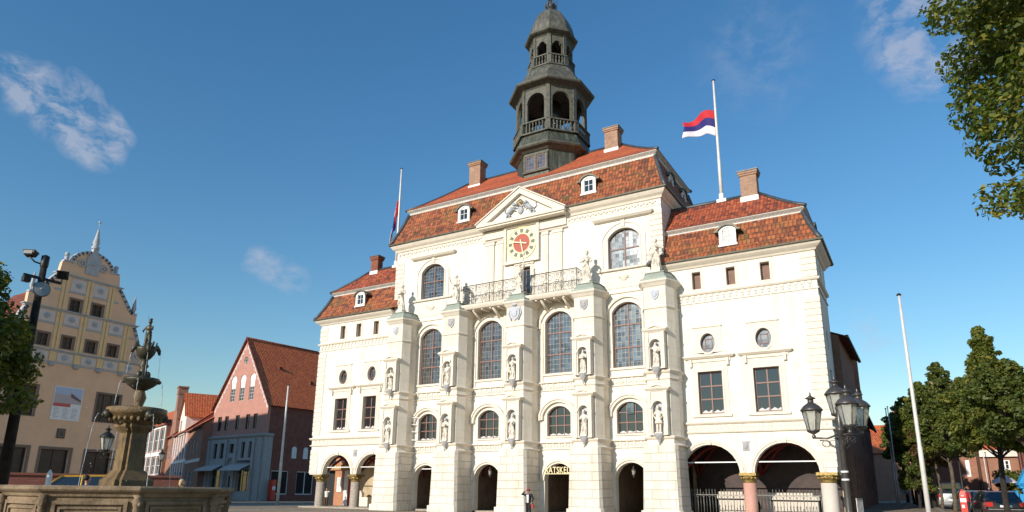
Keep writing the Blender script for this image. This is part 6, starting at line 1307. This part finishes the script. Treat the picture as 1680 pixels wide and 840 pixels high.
# balcony figure stays part of the dark door; woman etc. are in the figures section
# ------------------------------------------------------------------ cars
def car(label,loc,rz,paint,kind='sedan',plate=True):
    T=thing('parked_car',label,'car',loc,rz); hwid=.88
    if kind=='sedan': lowp=[(-2.25,.42,.82),(-2.2,.28,.95),(-1.7,.22,.98),(-.8,.2,.97),(.6,.2,.94),(1.6,.22,.82),(2.1,.26,.7),(2.25,.4,.6)]; cab=[(-1.72,.95),(-1.15,1.38),(-.6,1.44),(.2,1.42),(1.05,.93)]
    elif kind=='estate': lowp=[(-2.2,.42,.9),(-2.15,.28,1.0),(-1.7,.22,1.0),(-.8,.2,.98),(.6,.2,.94),(1.6,.22,.86),(2.0,.26,.74),(2.2,.4,.6)]; cab=[(-2.1,.98),(-1.85,1.4),(-1.0,1.48),(.2,1.46),(1.1,.93)]
    else: lowp=[(-2.1,.42,1.1),(-2.08,.28,1.15),(-1.6,.24,1.15),(-.8,.24,1.15),(.6,.24,1.12),(1.3,.24,1.08),(1.9,.28,.92),(2.1,.42,.75)]; cab=[(-2.05,1.12),(-1.98,1.85),(-1.0,1.92),(.2,1.88),(1.15,1.1)]
    s=MB(); rings=[]
    for x,zb,zt in lowp:
        w=hwid*(1-.10*(abs(x)/2.25)**4); rings.append([(x,-w*.9,zb),(x,-w,zb+.12),(x,-w,(zb+zt)/2+.1),(x,-w*.93,zt-.03),(x,-w*.8,zt),(x,w*.8,zt),(x,w*.93,zt-.03),(x,w,(zb+zt)/2+.1),(x,w,zb+.12),(x,w*.9,zb)])
    m=len(rings[0]); v=[p for r_ in rings for p in r_]; f=[(i*m+k,i*m+(k+1)%m,(i+1)*m+(k+1)%m,(i+1)*m+k) for i in range(len(rings)-1) for k in range(m)]+[tuple(range(m))[::-1],tuple(range((len(rings)-1)*m,len(rings)*m))]; s.add(v,f,True)
    body=obj('body',s,paint,T); sb=body.modifiers.new('b','BEVEL'); sb.width=.03; sb.segments=2
    s=MB(); gw=lambda z,zt:hwid*(.92-.2*(z-cab[0][1])/(zt-cab[0][1])); zt=max(z for _,z in cab); pr=[]
    for x,z in cab: w=gw(z,zt); pr.append([(x,-w,z),(x,w,z)])
    base=[(x,-.8,.9) for x,_ in cab]
    v=[];f=[]
    for x,z in cab: w=gw(z,zt); v+=[(x,-w,z),(x,w,z)]
    k=len(cab)
    for i in range(k-1): f.append((2*i,2*i+1,2*i+3,2*i+2))
    f.append(tuple(2*i for i in range(k))[::-1]); f.append(tuple(2*i+1 for i in range(k))); s.add(v,f); obj('windows',s,'carglass',T)
    s=MB()
    for i in range(1,k-2):
        (xa,za),(xb,zb)=cab[i],cab[i+1]; wa,wb=gw(za,zt)+.012,gw(zb,zt)+.012; s.add([(xa,-wa,za+.015),(xa,wa,za+.015),(xb,wb,zb+.015),(xb,-wb,zb+.015),(xa,-wa,za-.04),(xa,wa,za-.04),(xb,wb,zb-.04),(xb,-wb,zb-.04)],[(0,1,2,3),(0,3,7,4),(1,5,6,2),(0,4,5,1),(3,2,6,7)])
    for sg in (-1,1):
        for i in range(k-1):
            (xa,za),(xb,zb)=cab[i],cab[i+1]
            if i in (0,k-2): s.tube([(xa,sg*(gw(za,zt)+.004),za),(xb,sg*(gw(zb,zt)+.004),zb)],.035,5)
        x=-.35; s.tube([(x,sg*(gw(.95,zt)+.006),cab[0][1]-.02),(x-.02,sg*(gw(zt,zt)+.01),zt-.03)],.03,5)
        s.ball((.85,sg*.98,1.0 if kind!='van' else 1.2),(.06,.1,.07),8,6)
    obj('roof_and_pillars',s,paint,T)
    for x in (-1.35,1.35):
        for sg in (-1,1):
            s=MB(); s.xf=Matrix.Translation((x,sg*.80,.31))@Matrix.Rotation(PI/2,4,'X'); s.lathe([(.17,-.1),(.29,-.1),(.31,-.07),(.31,.07),(.29,.1),(.17,.1)],(0,0,0),20); wl=obj('wheel',s,'rubber',T); s=MB(); s.xf=Matrix.Translation((x,sg*.80,.31))@Matrix.Rotation(PI/2,4,'X'); s.lathe([(0,-.09),(.18,-.06),(.19,.0),(.18,.06),(0,.09)],(0,0,0),16); obj('rim',s,'chrome',wl)
    xr=lowp[0][0]; zt_=lowp[1][2]
    for sg in (-1,1):
        obj('tail_light',MB().box(xr-.03,xr+.18,*sorted((sg*.56,sg*.86)),zt_-.3,zt_-.08),'taill',T); obj('headlight',MB().ball((2.14,sg*.6,.62),(.1,.2,.09),10,8),'lampg',T)
    obj('bumper',MB().box(xr-.06,xr+.2,-.84,.84,.36,.52),paint,T); obj('number_plate',MB().box(xr-.05,xr,-.26,.26,.62,.73),'white',T); obj('trim_strip',MB().box(xr-.08,xr-.05,-.8,.8,.5,.53),'chrome',T)
    obj('rear_window',MB().add([(cab[0][0]+.03,-.66,cab[0][1]+.05),(cab[0][0]+.03,.66,cab[0][1]+.05),(cab[1][0]-.03,.56,cab[1][1]-.03),(cab[1][0]-.03,-.56,cab[1][1]-.03)],[(0,1,2,3)]),'carglass',T,rec=False)
    return T
car('black saloon parked with its tail to the square beside the dark tree trunk',(3.15,1.0,gz(3.1,1)-.02),R(97),'bcar')
car('grey-green estate car half hidden by the red pillar',(2.55,11.0,gz(2.7,11)-.12),R(100),'gcar','estate')
car('silver van in shade left of the red pillar',(1.35,17.5,gz(1.3,17)-.02),R(95),'scar','van')
car('black car cut off by the right edge beyond the leaning tree',(5.6,.2,gz(5,0)-.02),R(95),'bcar','estate')
car('yellow van behind the fountain pillar',(-25.0,-32.85,0),R(-118),'ycar','van')
# red pillar sign
KP=thing('red_pillar','slim red information pillar with white panel by the parked cars','pillar',(1.68,1.0,gz(1.7,1)+.12)); KP.scale=(.7,.7,.7); s=MB(); s.prism([(-.22,-.12),(.22,-.12),(.22,.12),(-.22,.12)],0,1.55); s.prism([(-.22,-.12),(.22,-.12),(.22,.12),(-.22,.12)],1.55,1.85,[(-.12,-.07),(.12,-.07),(.12,.07),(-.12,.07)]); s.ball((0,0,1.9),(.09,.07,.1),10,8); obj('body',s,'kred',KP); obj('panel',MB().box(-.2,.2,-.14,-.11,1.0,1.3),'white',KP)
s=MB(); s.box(-.15,.05,-.14,-.115,.55,.8); s.box(-.12,.1,-.14,-.115,1.45,1.52); obj('pale_print',s,'fwhite',KP)
# striped barrier, small parasol, blue trailer
BR=thing('barrier','red and white striped barrier in front of the brick house','barrier',(5.2,20,gz(5.2,20)-.2)); BR.scale=(.8,.8,.8); s=MB()
for i in range(7): s.cm=i%2; s.box(-.9+.26*i,-.64+.26*i,-.03,.03,.75,1.5)
obj('striped_board',s,None,BR,mats=['fwhite','red']); obj('legs',MB().box(-.8,-.72,-.2,.2,0,.8).box(.7,.78,-.2,.2,0,.8),'iron',BR)
PU=thing('parasol','small white parasol on a red post beside the bush','parasol',(4.9,16,gz(4.9,16))); obj('post',MB().tube([(0,0,0),(0,0,2.3)],.05),'kred',PU); s=MB(); s.lathe([(.85,1.9),(.5,2.2),(.05,2.45),(0,2.45)],(0,0,0),8,smooth=False); obj('canopy',s,'fwhite',PU)
BT=thing('aerial_platform','bright blue trailer-mounted lifting platform at the right edge','lifting platform',(5.9,8.0,gz(6,8))); BT.rotation_euler=(0,0,R(15)); s=MB(); s.box(-1.4,1.2,-.6,.6,.55,.85); s.box(-1.4,-1.3,-.6,.6,.85,1.4); s.box(-1.2,.6,-.5,.5,.85,1.2); obj('trailer_bed',s,'blue',BT)
s=MB(); s.tube([(-.6,0,.8),(-.8,0,1.9)],.14,8); s.xf=Matrix.Translation((-.85,0,1.85))@Matrix.Rotation(R(-60),4,'Y'); s.box(-.2,2.4,-.2,.2,-.16,.16); s.xf=Matrix.Translation((-.9,0,1.7))@Matrix.Rotation(R(-8),4,'Y'); s.box(-.1,1.9,-.2,.2,-.14,.14); obj('boom',s,'blue',BT)
for x in (-.6,.5): obj('wheel',MB().tube([(x,-.7,.32),(x,-.5,.32)],.32,16),'rubber',BT)
# signs
SN=thing('road_sign','blue road sign on a white post at the entrance of the street row','sign',(-50.3,-12.8,0),R(60)); obj('post',MB().tube([(0,0,0),(0,0,2.1)],.05),'white',SN); obj('panel',MB().box(-.75,.75,-.03,.03,1.95,2.35),'signblue',SN)
SN=thing('bus_stop_sign','small blue and white stop sign on a post among the far tree trunks','sign',(-2.0,41,gz(-2,41)-.3)); obj('post',MB().tube([(0,0,0),(0,0,2.1)],.05),'irong',SN); obj('panel',MB().box(-.45,.45,-.03,.03,1.3,2.3),'white',SN); obj('blue_panel',MB().box(-.4,.0,-.05,-.03,1.8,2.2),'signblue',SN)
# pavement kerb along the side street and window bars by the brick house
s=MB(); s.box(.85,1.05,-8,60,0,.12); v=[]
ks=[(1.2-.05*(y+8)/1.0*.6,y) for y in range(-8,58,3)]
kb=MB(); vv=[];ff=[]
for x,y in ks:
    z=gz(x,y); vv+=[(x-.15,y,z-.2),(x-.15,y,z+.1),(x+.15,y,z+.1),(x+.15,y,z-.2)]
for i in range(len(ks)-1):
    for k in range(3): ff.append((i*4+k,i*4+k+1,i*4+5+k,i*4+4+k))
kb.add(vv,ff); obj('kerb',kb,plain('granite_kerb',(.30,.27,.23),.9,.15,5),kind='structure')
IG=thing('iron_gate','low white barred gate at the foot of the dark brick house','gate',(-3.3,-2.0,gz(-3,-2)),R(80)); s=MB()
for i in range(6): s.box(-.6+.24*i,-.57+.24*i,-.015,.015,0,1.1)
s.box(-.62,.64,-.02,.02,1.08,1.13); s.box(-.62,.64,-.02,.02,.1,.15); obj('bars',s,'alu',IG)
# ------------------------------------------------------------------ detached pieces of one kind become parts of their own
def split_loose(o,maxn=30,tol=.015):
    me=o.data; n=len(me.vertices); par=list(range(n))
    def find(a):
        while par[a]!=a: par[a]=par[par[a]]; a=par[a]
        return a
    for p in me.polygons:
        v=p.vertices; r=find(v[0])
        for k in v[1:]: par[find(k)]=r
    comp={}
    for i in range(n): comp.setdefault(find(i),[]).append(i)
    bx=[]
    for k,vs in comp.items():
        c=np.array([me.vertices[i].co[:] for i in vs]); bx.append([c.min(0)-tol,c.max(0)+tol,[k]])
    ch=True
    while ch:
        ch=False; out=[]
        for b in bx:
            for q in out:
                if (b[0]<=q[1]).all() and (q[0]<=b[1]).all(): q[0]=np.minimum(q[0],b[0]); q[1]=np.maximum(q[1],b[1]); q[2]+=b[2]; ch=True; break
            else: out.append(b)
        bx=out
    if not 2<=len(bx)<=maxn: return
    for b in bx[1:]:
        ks=set(b[2]); c=o.copy(); c.data=me.copy(); COL.objects.link(c); c.parent=o.parent
        bm=bmesh.new(); bm.from_mesh(c.data); bm.verts.ensure_lookup_table(); bmesh.ops.delete(bm,geom=[v for v in bm.verts if find(v.index) not in ks],context='VERTS'); bm.to_mesh(c.data); bm.free()
    ks=set(bx[0][2]); bm=bmesh.new(); bm.from_mesh(me); bm.verts.ensure_lookup_table(); bmesh.ops.delete(bm,geom=[v for v in bm.verts if find(v.index) not in ks],context='VERTS'); bm.to_mesh(me); bm.free()
SPL={'coping','numerals','zigzag_frieze','quoins','cornice','relief_field','medallion','pilaster','pilasters','bracket','string_course','relief_plaque','white_pilaster','vault_ribs','passage_wall','passage_door','console','reflective_ring','legs','arcade_ceiling','stone_bench_wall','door_arch','arch_moulding','roof_vent','back_wall','side_wall','wall','shield','spout_head','animal_head','corner_baluster','panel_frame','eaves_cornice','gutter','white_frame','gable_wall','roof_cornice','flashing','foot','carillon_bells','hip_flashing','arcade_floor','gable','window_surround'}
for o in list(COL.objects):
    if o.type=='MESH' and o.parent and o.name.split('.')[0] in SPL and len(o.data.vertices)<20000: split_loose(o)

H.location=(-26.5,0,0)   # the empty stands at the foot of the building; its parts keep their places
for c in H.children: c.matrix_parent_inverse=Matrix.Translation((26.5,0,0))
# ------------------------------------------------------------------ camera, light, sky
cam=bpy.data.cameras.new('camera'); co=bpy.data.objects.new('camera',cam); COL.objects.link(co); SC.camera=co
RM=Matrix(((0.8597774173073214,0.11902613860158628,0.4966040384631886),(0.5105432141633198,-0.22192633095801856,-0.8307191643987144),(0.011332217794354848,0.967771399637904,-0.25157523503467766)))
m4=RM.to_4x4(); m4.translation=Vector((0,-45.5,1.5)); co.matrix_world=m4
cam.lens=36*1110/1680; cam.sensor_width=36; cam.shift_y=100/1680; cam.clip_start=.1; cam.clip_end=6000
sun=bpy.data.lights.new('sun','SUN'); so=bpy.data.objects.new('sun',sun); COL.objects.link(so)
EL=R(21); AZ=math.atan2(-.21,-.978)   # direction towards the sun
sd=Vector((math.sin(AZ)*math.cos(EL),math.cos(AZ)*math.cos(EL),math.sin(EL)))
so.rotation_euler=sd.to_track_quat('Z','Y').to_euler(); sun.energy=4.2; sun.angle=R(.5); sun.color=(1,.91,.79)
so.location=(0,-60,60)
w=bpy.data.worlds.new('World'); SC.world=w; w.use_nodes=True; n=w.node_tree.nodes; l=w.node_tree.links
bg=n['Background']; sk=n.new('ShaderNodeTexSky'); sk.sky_type='NISHITA'; sk.sun_disc=False; sk.sun_elevation=EL; sk.sun_rotation=AZ; sk.air_density=1.5; sk.dust_density=.1; sk.ozone_density=5; sk.altitude=0
tc=n.new('ShaderNodeTexCoord')
def vm(op,a,b=None):
    v=n.new('ShaderNodeVectorMath'); v.operation=op
    for i,x in enumerate((a,b)):
        if x is None: continue
        if hasattr(x,'is_output'): l.new(x,v.inputs[i])
        else: v.inputs[i].default_value=x
    return v
warp=n.new('ShaderNodeTexNoise'); warp.inputs['Scale'].default_value=14; warp.inputs['Detail'].default_value=5
l.new(tc.outputs['Generated'],warp.inputs['Vector'])
off=vm('SCALE',vm('SUBTRACT',warp.outputs['Color'],(.5,.5,.5)).outputs[0]); off.inputs['Scale'].default_value=.05
wd=vm('ADD',tc.outputs['Generated'],off.outputs[0]).outputs[0]
mp=n.new('ShaderNodeMapping'); mp.inputs['Scale'].default_value=(26,26,44); mp.inputs['Rotation'].default_value=(.5,.35,.9); l.new(wd,mp.inputs[0])
nz=n.new('ShaderNodeTexNoise'); nz.inputs['Scale'].default_value=1; nz.inputs['Detail'].default_value=9; nz.inputs['Roughness'].default_value=.62; l.new(mp.outputs[0],nz.inputs['Vector'])
tot=None
for d,rad,amp in (((-.843,.284,.457),.028,.6),((-.838,.297,.457),.032,.7),((-.839,.312,.446),.04,.8),((-.837,.337,.431),.042,.8),((-.833,.356,.423),.036,.75),((-.831,.379,.407),.036,.8),((-.828,.394,.399),.022,.7),((-.818,.346,.459),.022,.6),((-.816,.365,.448),.024,.6),((-.810,.389,.438),.026,.6),((-.811,.398,.430),.02,.6),((-.752,.583,.309),.03,.5),((-.744,.598,.299),.03,.45),((-.730,.619,.289),.03,.35),((.046,.828,.559),.06,.6),((.051,.848,.528),.055,.6),((.067,.86,.505),.055,.5),((-.024,.979,.203),.05,.22),((-.124,.821,.557),.09,.14)):
    ds=vm('DISTANCE',wd,d).outputs['Value']; x=mth(n,l,'MULTIPLY',mth(n,l,'MAXIMUM',mth(n,l,'SUBTRACT',1,mth(n,l,'DIVIDE',ds,rad)),0),amp*1.9); x=mth(n,l,'MINIMUM',x,amp)
    tot=x if tot is None else mth(n,l,'MAXIMUM',tot,x)
cl=mth(n,l,'MULTIPLY',tot,mth(n,l,'MAXIMUM',mth(n,l,'MULTIPLY',mth(n,l,'SUBTRACT',nz.outputs['Fac'],.40),4.2),0)); cl=mth(n,l,'MINIMUM',cl,.55)
hs=n.new('ShaderNodeHueSaturation'); hs.inputs['Saturation'].default_value=1.18; hs.inputs['Value'].default_value=1.0; l.new(sk.outputs[0],hs.inputs['Color'])
cm=mixc(n,l,cl,hs.outputs[0],(3.6,3.75,4.4)); l.new(cm,bg.inputs['Color']); bg.inputs['Strength'].default_value=.12
SC.view_settings.view_transform='Standard'; SC.view_settings.look='None'; SC.view_settings.gamma=1; SC.view_settings.exposure=.28
SC.render.engine='CYCLES'
try: SC.cycles.max_bounces=6
except Exception: pass
